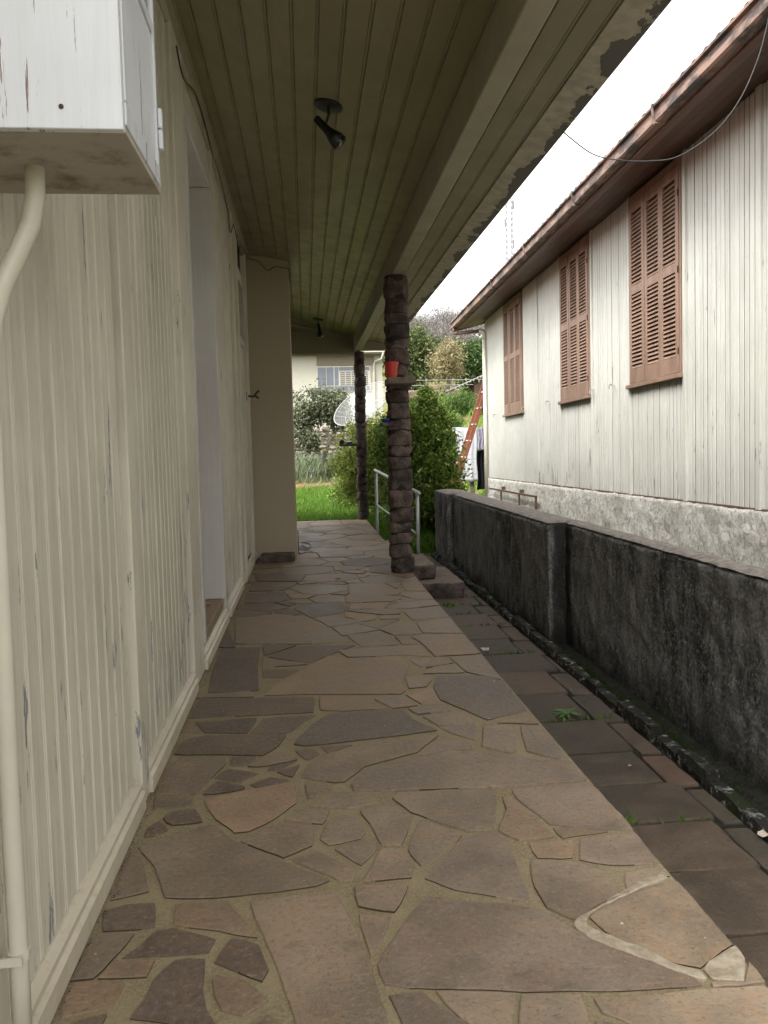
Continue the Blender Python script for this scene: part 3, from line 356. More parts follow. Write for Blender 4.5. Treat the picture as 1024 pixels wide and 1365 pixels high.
# ------------------------------------------------------------------ side path with slabs, kerb
path = MB().box(1.056, 2.16, -2.5, 11.85, -.74, -.401).obj('side_path', M['pathbed'])
tag(path, 'sunken damp path of dark stone slabs beside the porch', kind='structure')
J = [-.6, -.1, .4, .88, 1.35, 1.85, 2.385, 2.785, 3.175, 3.56, 3.96, 4.455, 4.97, 5.495, 5.99, 6.47, 6.98, 7.495, 7.95, 8.45, 8.95, 9.5, 10.0, 10.5, 11.0, 11.5, 11.85]
for i in range(len(J)-1):
    a, b = J[i]+.009, J[i+1]-.009; xr = 1.72+.03*math.sin(i*2.1)+(.08 if i % 5 == 3 else 0)
    tl = random.uniform(-.012, .018)
    P = [(1.062, a), (xr, a+tl), (xr, b+tl*.7), (1.062, b)]
    slab(rough_poly(P, .05, .005, i), -.38+random.uniform(-.006, .004), -.41, .006).obj('paving_slab', M['path'], path)
    if xr < 1.84:
        tone = 'path2' if i in (9, 16) else 'path'
        P = [(xr+.016, a-.05), (1.875, a-.05), (1.875, b-.07), (xr+.016, b-.07)]
        slab(rough_poly(P, .05, .006, i+50), -.386+random.uniform(-.006, .003), -.41, .006).obj('paving_slab', M[tone], path)
kerb = empty('kerb', (1.925, 5, -.41)); tag(kerb, 'low broken mossy kerb running along the foot of the dark concrete wall', 'kerb')
y = -1.0; k = 0
def rockbox(x0, x1, y0, y1, z0, z1, res=.035, amp=.012, seed=0, taper=.0):
    bm = bmesh.new(); bmesh.ops.create_cube(bm, size=1)
    L = (x1-x0, y1-y0, z1-z0)
    for ax in range(3):
        n = max(1, min(40, int(L[ax]/res)))
        if n > 1:
            ed = [e for e in bm.edges if abs((e.verts[0].co-e.verts[1].co)[ax]) > .5 and all(abs((e.verts[0].co-e.verts[1].co)[q]) < 1e-4 for q in range(3) if q != ax)]
            bmesh.ops.subdivide_edges(bm, edges=ed, cuts=n-1, use_grid_fill=True)
    mb = MB()
    for v in bm.verts:
        u = v.co*2; p = Vector(((x0+x1)/2+v.co.x*L[0], (y0+y1)/2+v.co.y*L[1], (z0+z1)/2+v.co.z*L[2]))
        e = sorted([abs(c) for c in u])[1]
        nv = mnoise.noise_vector(p*9+Vector((seed, seed*.7, 0)))+.6*mnoise.noise_vector(p*26+Vector((seed, 0, 0)))
        p += nv*amp
        if e > .98: p -= Vector((math.copysign(1, u.x)*(abs(u.x) > .98), math.copysign(1, u.y)*(abs(u.y) > .98), math.copysign(1, u.z)*(abs(u.z) > .98)))*amp*.8
        mb.v.append(tuple(p))
    bm.verts.index_update(); mb.f = [tuple(v.index for v in q.verts) for q in bm.faces]; bm.free(); return mb
while y < 11.6:
    L = random.uniform(.28, .62) if random.random() > .3 else random.uniform(.15, .28)
    zt = -.315+random.uniform(-.03, .015); dx = random.uniform(-.01, .01)
    rockbox(1.885+dx, 1.965+dx, y, min(y+L, 11.7), -.42, zt, .045, .009, y).obj('kerb_stone', M['kerb'], kerb, (-1.925, -5, .41)); y += L+random.uniform(.005, .03)
def tuft(n, pos, spread, h, w, seed=0):
    pass
def blades(name, pts, h, w, m, lean=.5, parent=None, seg=1):      # pts: Nx3; one pointed blade per point
    pts = np.asarray(pts, float); N = len(pts)
    H = rng.uniform(h[0], h[1], N); a = rng.uniform(0, 2*np.pi, N); ln = rng.normal(0, lean, (N, 2))*H[:, None]
    wd = rng.uniform(w[0], w[1], N); d = np.stack([np.cos(a), np.sin(a), 0*a], 1)*wd[:, None]/2
    tip = pts+np.concatenate([ln, (H)[:, None]], 1); mid = pts+np.concatenate([ln*.35, (H*.55)[:, None]], 1)
    V = np.stack([pts-d, pts+d, mid+d*.9, tip, mid-d*.9], 1).reshape(-1, 3)
    me = bpy.data.meshes.new('mesh'); me.vertices.add(5*N); me.vertices.foreach_set('co', V.ravel())
    me.loops.add(5*N); me.polygons.add(N); me.loops.foreach_set('vertex_index', np.arange(5*N)); me.polygons.foreach_set('loop_start', np.arange(0, 5*N, 5)); 
    me.update(calc_edges=True); me.materials.append(m); return link(name, me, parent)
def leaves(name, C, size, m, parent=None, up=.0, asp=.5):         # C: Nx3 leaf centres, folded diamond leaves
    C = np.asarray(C, float); N = len(C); s = rng.uniform(size[0], size[1], N)[:, None]
    a = rng.normal(0, 1, (N, 3)); a[:, 2] += up; a /= np.linalg.norm(a, axis=1)[:, None]
    b = np.cross(a, rng.normal(0, 1, (N, 3))); b /= np.linalg.norm(b, axis=1)[:, None]; n = np.cross(a, b)
    V = np.stack([C-a*s*.5, C+b*s*asp*.5+n*s*.1, C+a*s*.5, C-b*s*asp*.5+n*s*.1], 1).reshape(-1, 3)
    me = bpy.data.meshes.new('mesh'); me.vertices.add(4*N); me.vertices.foreach_set('co', V.ravel())
    me.loops.add(4*N); me.polygons.add(N); me.loops.foreach_set('vertex_index', np.arange(4*N)); me.polygons.foreach_set('loop_start', np.arange(0, 4*N, 4))
    me.update(calc_edges=True); me.materials.append(m); return link(name, me, parent)
pts = []
for k in range(46):
    yy = random.uniform(1.5, 11.4); n = random.randint(120, 500)
    for _ in range(n): pts.append((random.gauss(1.995, .022), yy+random.gauss(0, .09), -.375+random.uniform(0, .035)))
pts = [p for p in pts if 1.95 < p[0] < (2.12 if p[1] < 6.2 else 1.998)]
pts += [(random.uniform(1.97, 2.14), random.uniform(1, 4.6), -.36+random.uniform(0, .02)) for _ in range(1200)]
tag(leaves('moss', pts, (.006, .016), M['moss'], up=.6), 'green moss filling the gap between kerb and concrete wall', kind='stuff')

# ------------------------------------------------------------------ concrete boundary wall
def plaster(x0, x1, y0, y1, z0, z1, res=.05, amp=.012, seed=0): return rockbox(x0, x1, y0, y1, z0, z1, res, amp, seed)
def gridbox(x0, x1, y0, y1, z0, z1, ny, nz, amp, seed):
    # front face (-x), top, and y ends with surface noise; solid box
    mb = MB(); idx = {}
    def P(i, j, k):
        key = (i, j, k)
        if key in idx: return idx[key]
        x = x0+(x1-x0)*i/3; yq = y0+(y1-y0)*j/ny; z = z0+(z1-z0)*k/nz
        nn = mnoise.noise_vector(Vector((x*7, yq*7, z*7))+Vector((seed, 0, 0)))*amp+mnoise.noise_vector(Vector((x*22, yq*22, z*22)))*amp*.5+mnoise.noise_vector(Vector((x*50, yq*50, z*50)))*amp*.45
        r = .012 if (k == nz and i in (0, 3)) else 0
        idx[key] = len(mb.v); mb.v.append((x+nn.x+(r if i == 0 else -r), yq+nn.y*.4, z+nn.z*.8-r)); return idx[key]
    for j in range(ny):
        for k in range(nz): mb.f += [(P(0, j, k), P(0, j+1, k), P(0, j+1, k+1), P(0, j, k+1)), (P(3, j, k), P(3, j, k+1), P(3, j+1, k+1), P(3, j+1, k))]
        for i in range(3): mb.f.append((P(i, j, nz), P(i, j+1, nz), P(i+1, j+1, nz), P(i+1, j, nz)))
    for i in range(3):
        for k in range(nz): mb.f += [(P(i, 0, k), P(i, 0, k+1), P(i+1, 0, k+1), P(i+1, 0, k)), (P(i, ny, k), P(i+1, ny, k), P(i+1, ny, k+1), P(i, ny, k+1))]
    return mb
cw = empty('concrete_wall', (2.2, 4, -.5)); tag(cw, 'low rendered concrete boundary wall black with mould, between side path and neighbouring house', 'wall')
OFFW = (-2.2, -4, .5)
gridbox(2.15, 2.32, -2, 6.25, -.7, .632, 330, 54, .011, 1).obj('near_section', M['mould'], cw, OFFW, smooth=True)
gridbox(2.0, 2.318, 6.252, 10.52, -.7, .632, 150, 46, .011, 5).obj('far_section', M['mould'], cw, OFFW, smooth=True)
gridbox(1.925, 2.316, 10.524, 11.55, -.7, .640, 36, 46, .010, 8).obj('end_pier', M['mould'], cw, OFFW, smooth=True)
for a, b, x0 in [(-2, 6.24, 2.155), (6.26, 10.5, 2.006), (10.53, 11.54, 1.93)]:
    gridbox(x0, 2.315, a, b, .634, .652, max(4, int((b-a)/.06)), 1, .007, 3).obj('coping', M['coping'], cw, OFFW, smooth=True)

# ------------------------------------------------------------------ steps beside the porch
def two_tone(o):
    o.data.materials.append(M['rock'])
    for q in o.data.polygons:
        if q.normal.z < .6: q.material_index = 1
st = empty('stone_steps', (1.4, 8.9, -.4)); tag(st, 'two rough stone steps going down from the porch beside the nearest stone column', 'steps')
o_ = (-1.4, -8.9, .4)
rockbox(1.10, 1.43, 8.56, 9.48, -.195, -.03, .03, .011, 2).obj('step', M['step'], st, o_)
rockbox(1.075, 1.71, 8.34, 9.47, -.395, -.205, .03, .011, 5).obj('step', M['step'], st, o_)
for o in st.children: two_tone(o)
hr = empty('handrail', (1.2, 10.7, 0)); tag(hr, 'thin grey tubular metal handrail beside the porch steps', 'handrail')
A, B = Vector((1.075, 11.95, 0)), Vector((1.355, 9.44, -.03))
mb = MB(); mb.tube([A+Vector((0, 0, -.45)), A+Vector((0, 0, .94))], .024, 10); mb.obj('post', M['rail'], hr, (-1.2, -10.7, 0), smooth=True)
mb = MB(); mb.tube([B+Vector((0, 0, 0)), B+Vector((0, 0, .77))], .022, 10); mb.obj('post', M['rail'], hr, (-1.2, -10.7, 0), smooth=True)
mb = MB(); mb.tube([A+Vector((-.01, .06, .957)), B+Vector((.012, -.1, .762))], .022, 10); mb.obj('top_rail', M['rail'], hr, (-1.2, -10.7, 0), smooth=True)
mb = MB(); mb.tube([A+Vector((0, 0, .42)), B+Vector((0, 0, .24))], .013, 8); mb.obj('lower_rail', M['rail'], hr, (-1.2, -10.7, 0), smooth=True)

# ------------------------------------------------------------------ porch house (left wall, ceiling, beam)
house = empty('porch_house', (-.66, 0, 0)); tag(house, 'cream wooden house with covered porch, beadboard wall and olive panelled ceiling', 'house')
def H(mb, name, m, smooth=False, me=None, loc=(0, 0, 0)):
    if me is None: me = mb.mesh(m, smooth)
    return link(name, me, house, (loc[0]+.66, loc[1], loc[2]))
zc = lambda x: 3.64-.21*(x+.66)
RY0 = .75
mb = MB(); mb.box(-3.5, -.69, -3, 4.70, -.1, 3.60).box(-3.5, -.69, 5.86, 14.0, -.1, 3.60).box(-3.5, -.69, 4.70, 5.86, 3.24, 3.60).box(-3.5, -.69, 4.70, 5.86, -.1, .17).box(-3.5, -.90, 4.70, 5.86, .17, 3.24)
H(mb, 'wall_core', plain('shadowed_timber', (.05, .045, .035), .9, .1))
roofm = plain('roof_tile_clay', (.2, .09, .06), .8)
H(MB().ext([(-3.6, 4.4), (-3.6, 4.3), (-.66, 3.70), (1.60, 3.215), (1.62, 3.30), (-.66, 3.80)], RY0, 14.3, 1), 'roof', roofm)
# siding boards
bw = .095
prof = [(-.03, -bw/2), (-.007, -bw/2), (0, -bw/2+.005), (0, bw/2-.017), (-.0045, bw/2-.0135), (0, bw/2-.010), (0, bw/2-.005), (-.007, bw/2), (-.03, bw/2)]
def board_mesh(z0, z1): return MB().ext(prof, z0, z1, 2).mesh(M['cream'])
full, low_, high_ = board_mesh(.09, 3.6), board_mesh(.09, 1.93), board_mesh(1.933, 3.6)
over, under = board_mesh(3.25, 3.6), board_mesh(.09, .165)
def fill(a, b, fn):
    n = max(1, round((b-a)/bw)); w_ = (b-a)/n
    for i in range(n):
        o = fn(a+(i+.5)*w_); 
        for q in (o if isinstance(o, list) else [o]): q.scale = (1, w_/bw*.994, 1)
def std(y): return H(None, 'siding_board', None, me=full, loc=(-.66+random.uniform(-.0025, .0012), y, 0))
def two(y): return [H(None, 'siding_board', None, me=low_, loc=(-.66, y, 0)), H(None, 'siding_board', None, me=high_, loc=(-.661, y, 0))]
fill(-1, 2.12, two); fill(2.12, 2.820, std); fill(2.952, 4.209, std); fill(4.62, 5.94, lambda y: H(None, 'siding_board', None, me=over, loc=(-.66, y, 0)))
fill(6.073, 7.393, std); fill(7.623, 7.897, std); fill(9.163, 9.345, std)
for a, b, dx in [(2.836, 2.95, .026), (4.228, 4.60, .022), (5.952, 6.07, .02), (7.408, 7.62, .026), (7.90, 7.99, .03), (9.06, 9.16, .03)]:
    H(MB().bbox(-.69, -.66+dx, a, b, .002, 3.585, .004), 'batten', M['cream'])
# baseboard pieces between battens
bp = [(-.67, .002), (-.622, .002), (-.622, .062), (-.634, .072), (-.634, .090), (-.655, .106), (-.67, .106)]
for a, b in [(-1, 2.825), (2.955, 4.215), (4.24, 5.94), (6.08, 7.39), (7.63, 7.9), (8.0, 9.05), (9.17, 9.34)]:
    if a == 4.24: a = 4.61
    H(MB().ext(bp, a, b, 1), 'baseboard', M['base'])
# doorway recess
H(MB().bbox(-.90, -.655, 4.70, 5.855, .12, .19, .004), 'door_sill', plain('worn_sill', (.25, .18, .11), .5))
H(MB().bbox(-.90, -.635, 4.62, 4.70, .15, 3.23, .004), 'door_jamb', M['doorwhite'])
H(MB().bbox(-.90, -.635, 5.855, 5.93, .19, 3.23, .004), 'door_jamb', M['doorwhite'])
H(MB().bbox(-.90, -.645, 4.62, 5.93, 3.232, 3.30, .004), 'door_lintel', M['doorwhite'])
dr = H(MB().bbox(-.895, -.85, 4.705, 5.85, .195, 3.225, .004), 'door', M['doorwhite'])
for z0, z1 in [(.35, 1.2), (1.3, 2.1), (2.25, 3.1)]: MB().bbox(-.856, -.842, 4.85, 5.70, z0, z1, .006).obj('door_panel', M['doorwhite'], dr)
# second door with a window, close to the pilaster
d2 = H(MB().bbox(-.70, -.675, 8.0, 9.05, .12, 3.30, .004), 'door', M['cream'])
MB().bbox(-.68, -.66, 8.10, 8.95, .25, 1.20, .006).obj('door_panel', M['cream'], d2)
MB().bbox(-.68, -.66, 8.10, 8.95, 1.32, 2.30, .006).obj('door_panel', M['cream'], d2)
MB().bbox(-.68, -.66, 8.10, 8.95, 2.45, 3.20, .006).obj('door_frame', M['doorwhite'], d2)
MB().box(-.662, -.657, 8.18, 8.87, 2.53, 3.12).obj('pane', plain('pale_curtained_pane', (.30, .28, .27), .25), d2)
mb = MB().tube([(-.64, 8.98, 1.93), (-.58, 8.98, 1.92), (-.55, 8.98, 1.96), (-.515, 8.98, 1.99)], .012, 8).tube([(-.56, 8.98, 1.93), (-.52, 8.98, 1.90)], .012, 8)
H(mb, 'door_handle', M['black'], True)
H(MB().box(-.675, -.655, 8.96, 9.0, 1.88, 1.98), 'handle_plate', plain('blue_grey_plate', (.08, .14, .2), .5))
# crown moulding
cm = [(-.665, zc(-.66)), (-.665, 3.53), (-.655, 3.53), (-.632, 3.55), (-.612, 3.585), (-.602, zc(-.602)-.002)]
H(MB().ext(cm, RY0, 9.34, 1), 'crown_moulding', M['ceil'])
# pilaster
H(MB().bbox(-.69, -.145, 9.35, 9.92, .001, 3.60, .006), 'pilaster', M['pilaster'])
# ceiling boards
def cprof(x0, x1, th=.02):
    a = lambda x, d=0: (x, zc(x)+d)
    return [a(x0, th), a(x0, .006), a(x0+.004, 0), a(x1-.018, 0), a(x1-.0145, .005), a(x1-.011, 0), a(x1-.004, 0), a(x1, .006), a(x1, th)]
cuts = [3.1, 6.9, 10.2, 5.0, 8.3]
nb = 12; x0 = -.66; w = (.92-x0)/nb
for i in range(nb):
    c = cuts[i % 5]+random.uniform(-.3, .3)
    for a, b in ((RY0, c-.001), (c+.001, 14.0)): H(MB().ext(cprof(x0+i*w+.0008, x0+(i+1)*w-.0008), a, b, 1), 'ceiling_board', M['ceil'])
for i in range(3):
    ww = (1.42-1.045)/3; H(MB().ext(cprof(1.045+i*ww+.001, 1.045+(i+1)*ww-.001), RY0, 14.0, 1), 'soffit_board', M['beam'])
H(MB().ext([(1.424, zc(1.424)+.02), (1.424, zc(1.424)-.004), (1.60, zc(1.60)-.002), (1.605, zc(1.6)+.07), (1.43, zc(1.43)+.07)], RY0, 14.05, 1), 'edge_plank', M['edge'])
H(MB().bbox(.921, 1.044, RY0, 14.08, 3.05, 3.36, .006), 'beam', M['beam'])
H(MB().ext([(1.044, 3.30), (1.044, 3.235), (1.056, 3.235), (1.066, 3.25), (1.066, 3.30)], RY0, 14.0, 1), 'beam_moulding', M['beam'])
# far gable boards
x = -.68
while x < .90:
    b = min(x+.13, .918); mb = MB(); mb.add([(x+.001, 14.0, 3.03), (b-.001, 14.0, 3.03), (b-.001, 14.0, zc(b)+.01), (x+.001, 14.0, zc(x)+.01), (x+.001, 14.03, 3.03), (b-.001, 14.03, 3.03), (b-.001, 14.03, zc(b)+.01), (x+.001, 14.03, zc(x)+.01)], [(0, 3, 2, 1), (4, 5, 6, 7), (0, 1, 5, 4), (1, 2, 6, 5), (2, 3, 7, 6), (3, 0, 4, 7)])
    H(mb, 'gable_board', M['ceil']); x += .13
mb = MB(); mb.ext([(1.045, 3.06), (1.585, 3.06), (1.585, zc(1.585)+.03), (1.045, zc(1.045)+.03)], 14.0, 14.045, 1); H(mb, 'gable_board', M['ceil'])
H(MB().ext([(-.68, 3.03), (.918, 3.03), (.918, zc(.918)+.01), (-.68, zc(-.68)+.01)], 14.031, 14.06, 1), 'gable_backing', M['ceil'])
H(MB().bbox(-.68, .918, 13.985, 14.045, 2.995, 3.028, .003), 'gable_trim', M['beam'])
H(MB().bbox(-.68, .918, 13.978, 14.0, 3.42, 3.44, .003), 'gable_trim', M['ceil'])

# wires
def wire(name, pts, r, m, label, cat, sag=True):
    out = []; P = [Vector(p) for p in pts]
    for i in range(len(P)-1):
        a, b, c, d = P[max(i-1, 0)], P[i], P[i+1], P[min(i+2, len(P)-1)]
        for k in range(6):
            t = k/6; out.append(.5*((2*b)+(c-a)*t+(2*a-5*b+4*c-d)*t*t+(3*b-a-3*c+d)*t**3))
    out.append(P[-1]); o = MB().tube(out, r, 6).obj(name, m, smooth=True); return tag(o, label, cat)
wire('cable', [(-.63, 4.38, 3.49), (-.622, 4.55, 3.40), (-.617, 5.0, 3.52), (-.622, 5.46, 3.55), (-.617, 5.9, 3.47), (-.62, 6.24, 3.50), (-.62, 6.79, 3.45), (-.617, 7.0, 3.37), (-.625, 7.25, 3.29), (-.62, 7.6, 3.46), (-.617, 8.0, 3.35), (-.62, 8.39, 3.47), (-.60, 9.0, 3.53), (-.60, 9.32, 3.56), (-.50, 9.335, 3.535), (-.39, 9.335, 3.43), (-.30, 9.335, 3.47), (-.2, 9.335, 3.455), (-.14, 9.335, 3.44), (-.137, 9.34, 3.33), (-.135, 9.34, 3.30)], .0045, M['cable'], 'thin black cable looping loosely along the top of the cream wall', 'cable')
wire('utility_cable', [(1.585, 4.6, 3.165), (1.77, 4.6, 3.036), (1.957, 4.6, 3.0), (2.146, 4.6, 3.0), (2.312, 4.6, 3.03), (2.528, 4.6, 3.167), (2.696, 4.6, 3.362), (2.815, 4.6, 3.609), (2.881, 4.6, 3.84), (2.9, 4.62, 3.93)], .0038, plain('grey_cable', (.05, .05, .05), .8, .1), 'grey cable hanging between the porch edge and the eave of the neighbouring house', 'cable')
wire('floor_cable', [(-.13, 9.6, .30), (-.128, 9.58, .1), (-.12, 9.6, .012), (-.05, 9.75, .008), (-.02, 10.1, .008), (-.1, 10.4, .008), (-.13, 10.1, .008), (-.06, 9.95, .008), (.02, 10.2, .008), (0, 10.6, .008), (-.1, 10.8, .008)], .005, M['cable'], 'short black cable curled on the porch floor behind the pilaster', 'cable')

# ------------------------------------------------------------------ stone columns
def column(cx, cy, r, ztop, label, seed):
    random.seed(seed); root = empty('stone_column', (cx, cy, 0)); tag(root, label, 'column', 'stone columns of the porch')
    MB().lathe([(r*.90, 0), (r*.90, ztop)], 12).obj('mortar_core', M['rockdark'], root)
    z = 0
    while z < ztop-.03:
        h = random.choice([.115, .13, .145, .16, .185, .21]); 
        if z+h > ztop-.09: h = ztop-z
        n = 20; TT = (0, .05, .12, .32, .5, .68, .88, .95, 1); L = 8; mb = MB(); R = r*random.uniform(.97, 1.035); rot = random.uniform(-.12, .12); ox, oy = random.uniform(-.008, .008), random.uniform(-.008, .008)
        facets = [(random.uniform(0, 6.28), random.uniform(-.6, .6), random.uniform(.76, .94)) for _ in range(9)]
        for k in range(L+1):
            t = TT[k]; zz = z+.003+(h-.006)*t
            edge = 1-.075*abs(2*t-1)**14
            for i in range(n):
                a = 2*math.pi*i/n+rot; c, s_ = math.cos(a), math.sin(a)
                rad = R*1.04/((abs(c)**4+abs(s_)**4)**(1/4))*edge; rad = min(rad, R*1.17)
                p = Vector((c*rad, s_*rad, (2*t-1)*R*.8))
                for fa, fe, fd in facets:
                    nn = Vector((math.cos(fa)*math.cos(fe), math.sin(fa)*math.cos(fe), math.sin(fe))); d = p.dot(nn)-R*fd*1.14
                    if d > 0: p -= nn*d*.8
                q = 1+.03*mnoise.noise(Vector((p.x*25, p.y*25, zz*25+seed)))
                mb.v.append((p.x*q+ox, p.y*q+oy, zz))
        mb.f = [(k*n+i, k*n+(i+1) % n, (k+1)*n+(i+1) % n, (k+1)*n+i) for k in range(L) for i in range(n)]+[tuple(range(n))[::-1], tuple(L*n+i for i in range(n))]
        mb.obj('stone', M['rock'], root); z += h
    return root
c1 = column(.962, 7.95, .122, 3.048, 'nearest stone column of rough brown blocks beside the steps, holding the red pot', 11)
c2 = column(1.012, 14.06, .098, 3.048, 'farthest stone column of rough brown blocks at the far end of the porch', 23)
random.seed(99)
rockbox(.83, 1.115, 7.62, 8.02, 1.935, 2.0, .06, .004, 2).obj('stone_ledge', M['step'], c1, (-.962, -7.95, 0))
rockbox(.775, .95, 7.78, 8.05, 1.52, 1.56, .06, .004, 4).obj('stone_ledge', M['rock'], c1, (-.962, -7.95, 0))
rockbox(.60, .95, 13.88, 14.1, 1.345, 1.385, .06, .003, 4).obj('stone_ledge', M['rock'], c2, (-1.012, -14.06, 0))
pr = [(.046, 0), (.05, .004), (.067, .13), (.067, .132), (.0735, .134), (.0735, .152), (.069, .152), (.066, .14), (.046, .02), (.0, .02)]
tag(MB().lathe(pr, 28).obj('flower_pot', M['redpot'], None, (.873, 7.71, 2.0), smooth=True), 'empty red plastic flower pot on the stone ledge of the nearest column', 'flower pot')
autosmooth(bpy.data.objects['flower_pot'].data)
tag(MB().lathe([(.03, 0), (.05, .035), (.045, .035), (.026, .006), (0, .006)], 16).obj('bowl', M['blue'], None, (.815, 7.86, 1.562), smooth=True), 'small blue dish on the lower ledge of the nearest column', 'dish')
tag(MB().lathe([(.05, 0), (.075, .035), (.07, .035), (.046, .006), (0, .006)], 16).obj('bowl', M['blue'], None, (.78, 13.98, 1.387), smooth=True), 'small blue dish on the ledge of the farthest column', 'dish')
tag(MB().lathe([(.035, 0), (.05, .02), (.045, .06), (.02, .09), (0, .09)], 12).obj('cup', M['black'], None, (.645, 13.98, 1.387), smooth=True), 'small black cup at the outer end of the farthest column ledge', 'cup')
tag(rockbox(-.57, -.165, 8.93, 9.29, 0.0, .085, .05, .012, 7).obj('stone_block', M['rock']), 'flat rough brown stone lying on the floor against the pilaster', 'stone')

# ------------------------------------------------------------------ ceiling spotlights
def spot(x, y, d, label, tilt_pts):
    r = empty('spotlight', (x, y, zc(x))); tag(r, label, 'lamp', 'ceiling spotlights')
    MB().lathe([(0.0, -.018), (.075, -.018), (.09, -.012), (.092, .0), (.0, .0)][::-1], 28).obj('base', M['black'], r, (0, 0, -.001), (0, .2, 0), True)
    a, b = [Vector(q) for q in tilt_pts]; ax = (b-a).normalized()
    MB().tube([(0, 0, -.01), (0, 0, -.06), tuple(a.lerp(b, .35))], .009, 8).obj('arm', M['black'], r, smooth=True)
    L = (b-a).length
    me = MB(); me.tube([a-ax*.004, a, a+ax*L*.5, a+ax*L*.62, a+ax*L*.8, a+ax*L, a+ax*L*.97], [.018, .024, .027, .034, .047, .052, .046], 20); me.obj('lamp_head', M['black'], r, smooth=True)
    MB().tube([a+ax*L*.9, a+ax*L*.99, a+ax*(L+.012)], [.03, .043, .02], 16).obj('bulb', plain('dark_bulb', (.03, .03, .03), .15, .6, var=.02, bump=0), r, smooth=True)
spot(.205, 4.99, 0, 'nearest black ceiling spotlight, tilted towards the open side', [(-.075, .05, -.065), (.062, -.02, -.235)])
spot(.262, 12.9, 0, 'farther small black ceiling spotlight pointing down near the end of the porch', [(.0, 0, -.08), (.03, -.02, -.29)])

# ------------------------------------------------------------------ meter box and pipe
bx = empty('meter_box', (-.48, 1.6, 1.88)); tag(bx, 'white painted wooden meter box with hinged side door fixed high on the cream wall', 'meter box')
ob = (.48, -1.6, -1.88)
MB().bbox(-.66, -.302, 1.425, 1.443, 1.868, 2.75, .0015).obj('front_panel', M['white'], bx, ob)
MB().bbox(-.66, -.302, 1.764, 1.782, 1.882, 2.75, .003).obj('back_panel', M['white'], bx, ob)
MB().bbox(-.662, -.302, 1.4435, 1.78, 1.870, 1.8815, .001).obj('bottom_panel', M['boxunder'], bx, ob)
MB().bbox(-.66, -.30, 1.43, 1.78, 2.752, 2.77, .002).obj('top_panel', M['white'], bx, ob)
for a in [(1.446, 1.764, 1.884, 1.925), (1.446, 1.464, 1.926, 2.74)]: MB().bbox(-.33, -.3, *a, .002).obj('door_frame', M['white'], bx, ob)
dd_ = MB().bbox(-.322, -.307, 1.467, 1.761, 1.928, 2.205, .002).obj('door', M['white'], bx, ob)
MB().bbox(-.32, -.301, 1.60, 1.761, 2.207, 2.225, .002).bbox(-.32, -.301, 1.60, 1.618, 2.226, 2.7, .002).obj('window_frame', M['white'], bx, ob)
MB().box(-.315, -.31, 1.619, 1.76, 2.226, 2.7).obj('window_pane', M['glass'], bx, ob)
MB().box(-.322, -.308, 1.467, 1.598, 2.207, 2.7).obj('upper_panel', M['white'], bx, ob)
mb = MB(); mb.tube([(-.31, 1.50, 2.20), (-.285, 1.50, 2.20), (-.28, 1.50, 2.20), (-.255, 1.50, 2.20)], [.02, .02, .026, .024], 16); mb.obj('knob', M['white'], bx, ob, smooth=True)
for x_, z_ in ((-.405, 1.905), (-.52, 1.915), (-.40, 2.4)): MB().tube([(x_, 1.4255, z_), (x_, 1.4235, z_)], .0045, 8).obj('screw', M['rust'], bx, ob)
for z in (1.985, 2.03): MB().bbox(-.301, -.292, 1.768, 1.784, z-.02, z+.022, .002).obj('hinge', M['white'], bx, ob)
pp = empty('conduit_pipe', (-.6, 1.58, 0)); tag(pp, 'cream plastic conduit pipe running down the wall from the meter box', 'pipe'); op = (.6, -1.58, 0)
mb = MB(); P0 = [(-.515, 1.62, 1.90), (-.518, 1.62, 1.82), (-.530, 1.62, 1.76), (-.556, 1.615, 1.70), (-.585, 1.61, 1.64), (-.606, 1.605, 1.57), (-.615, 1.60, 1.49), (-.617, 1.60, 1.38), (-.617, 1.595, 1.0), (-.618, 1.59, .6), (-.616, 1.585, .3), (-.616, 1.58, .0)]
mb.tube(P0, .0185, 16); mb.obj('pipe', M['pvc'], pp, op, smooth=True)
MB().tube([(-.616, 1.585, .275), (-.616, 1.585, .292)], .022, 16).box(-.655, -.60, 1.555, 1.56, .275, .292).obj('clamp', M['pvc'], pp, op)
MB().box(-.655, -.64, 1.60, 1.62, .0, .0001)
tag(MB().tube([(-.60, 1.45, .0), (-.60, 1.45, .06), (-.615, 1.43, .09)], .018, 12).obj('pipe_stub', M['pvc'], smooth=True), 'short cream pipe stub at the foot of the wall beside the long conduit', 'pipe')

# ------------------------------------------------------------------ neighbour's house
AZ = math.atan(.0235); nh = empty('neighbour_house', (3.5, 6, 0), (-.011, 0, -AZ)); tag(nh, 'neighbouring white clapboard house with three brown louvred shutters and brown eave', 'house')
def N(mb, name, m, smooth=False, me=None, loc=None, parent=None):
    if me is None: me = mb.mesh(m, smooth)
    return link(name, me, parent or nh, loc)
N(MB().box(.032, 6, -8, 9.60, -.2, 3.96), 'wall_core', plain('gap_shade_timber', (.05, .05, .04), .9, .1))  # core coloured dark as the shade in the gaps between boards
N(gridbox(-.035, .2, -8, 9.60, -.3, .748, 460, 30, .016, 2), 'plinth', M['plinth'], True)
sw = .0655
sp = lambda w: [(.026, -w/2), (.004, -w/2), (0, -w/2+.004), (0, w/2-.004), (.004, w/2), (.026, w/2)]
fullb = MB().ext(sp(sw), .755, 3.95, 2).mesh(M['nsid']); underb = MB().ext(sp(sw), .755, 1.915, 2).mesh(M['nsid'])
jm = plain('shaded_board_edge', (.07, .068, .055), .9, .1)  # groove shade put into the colour of board and batten edges
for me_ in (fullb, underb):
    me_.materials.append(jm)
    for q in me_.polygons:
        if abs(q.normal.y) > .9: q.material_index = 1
WIN = [(.88, 2.09, True), (3.35, 4.54, True), (6.65, 7.92, False)]
y = -2.2
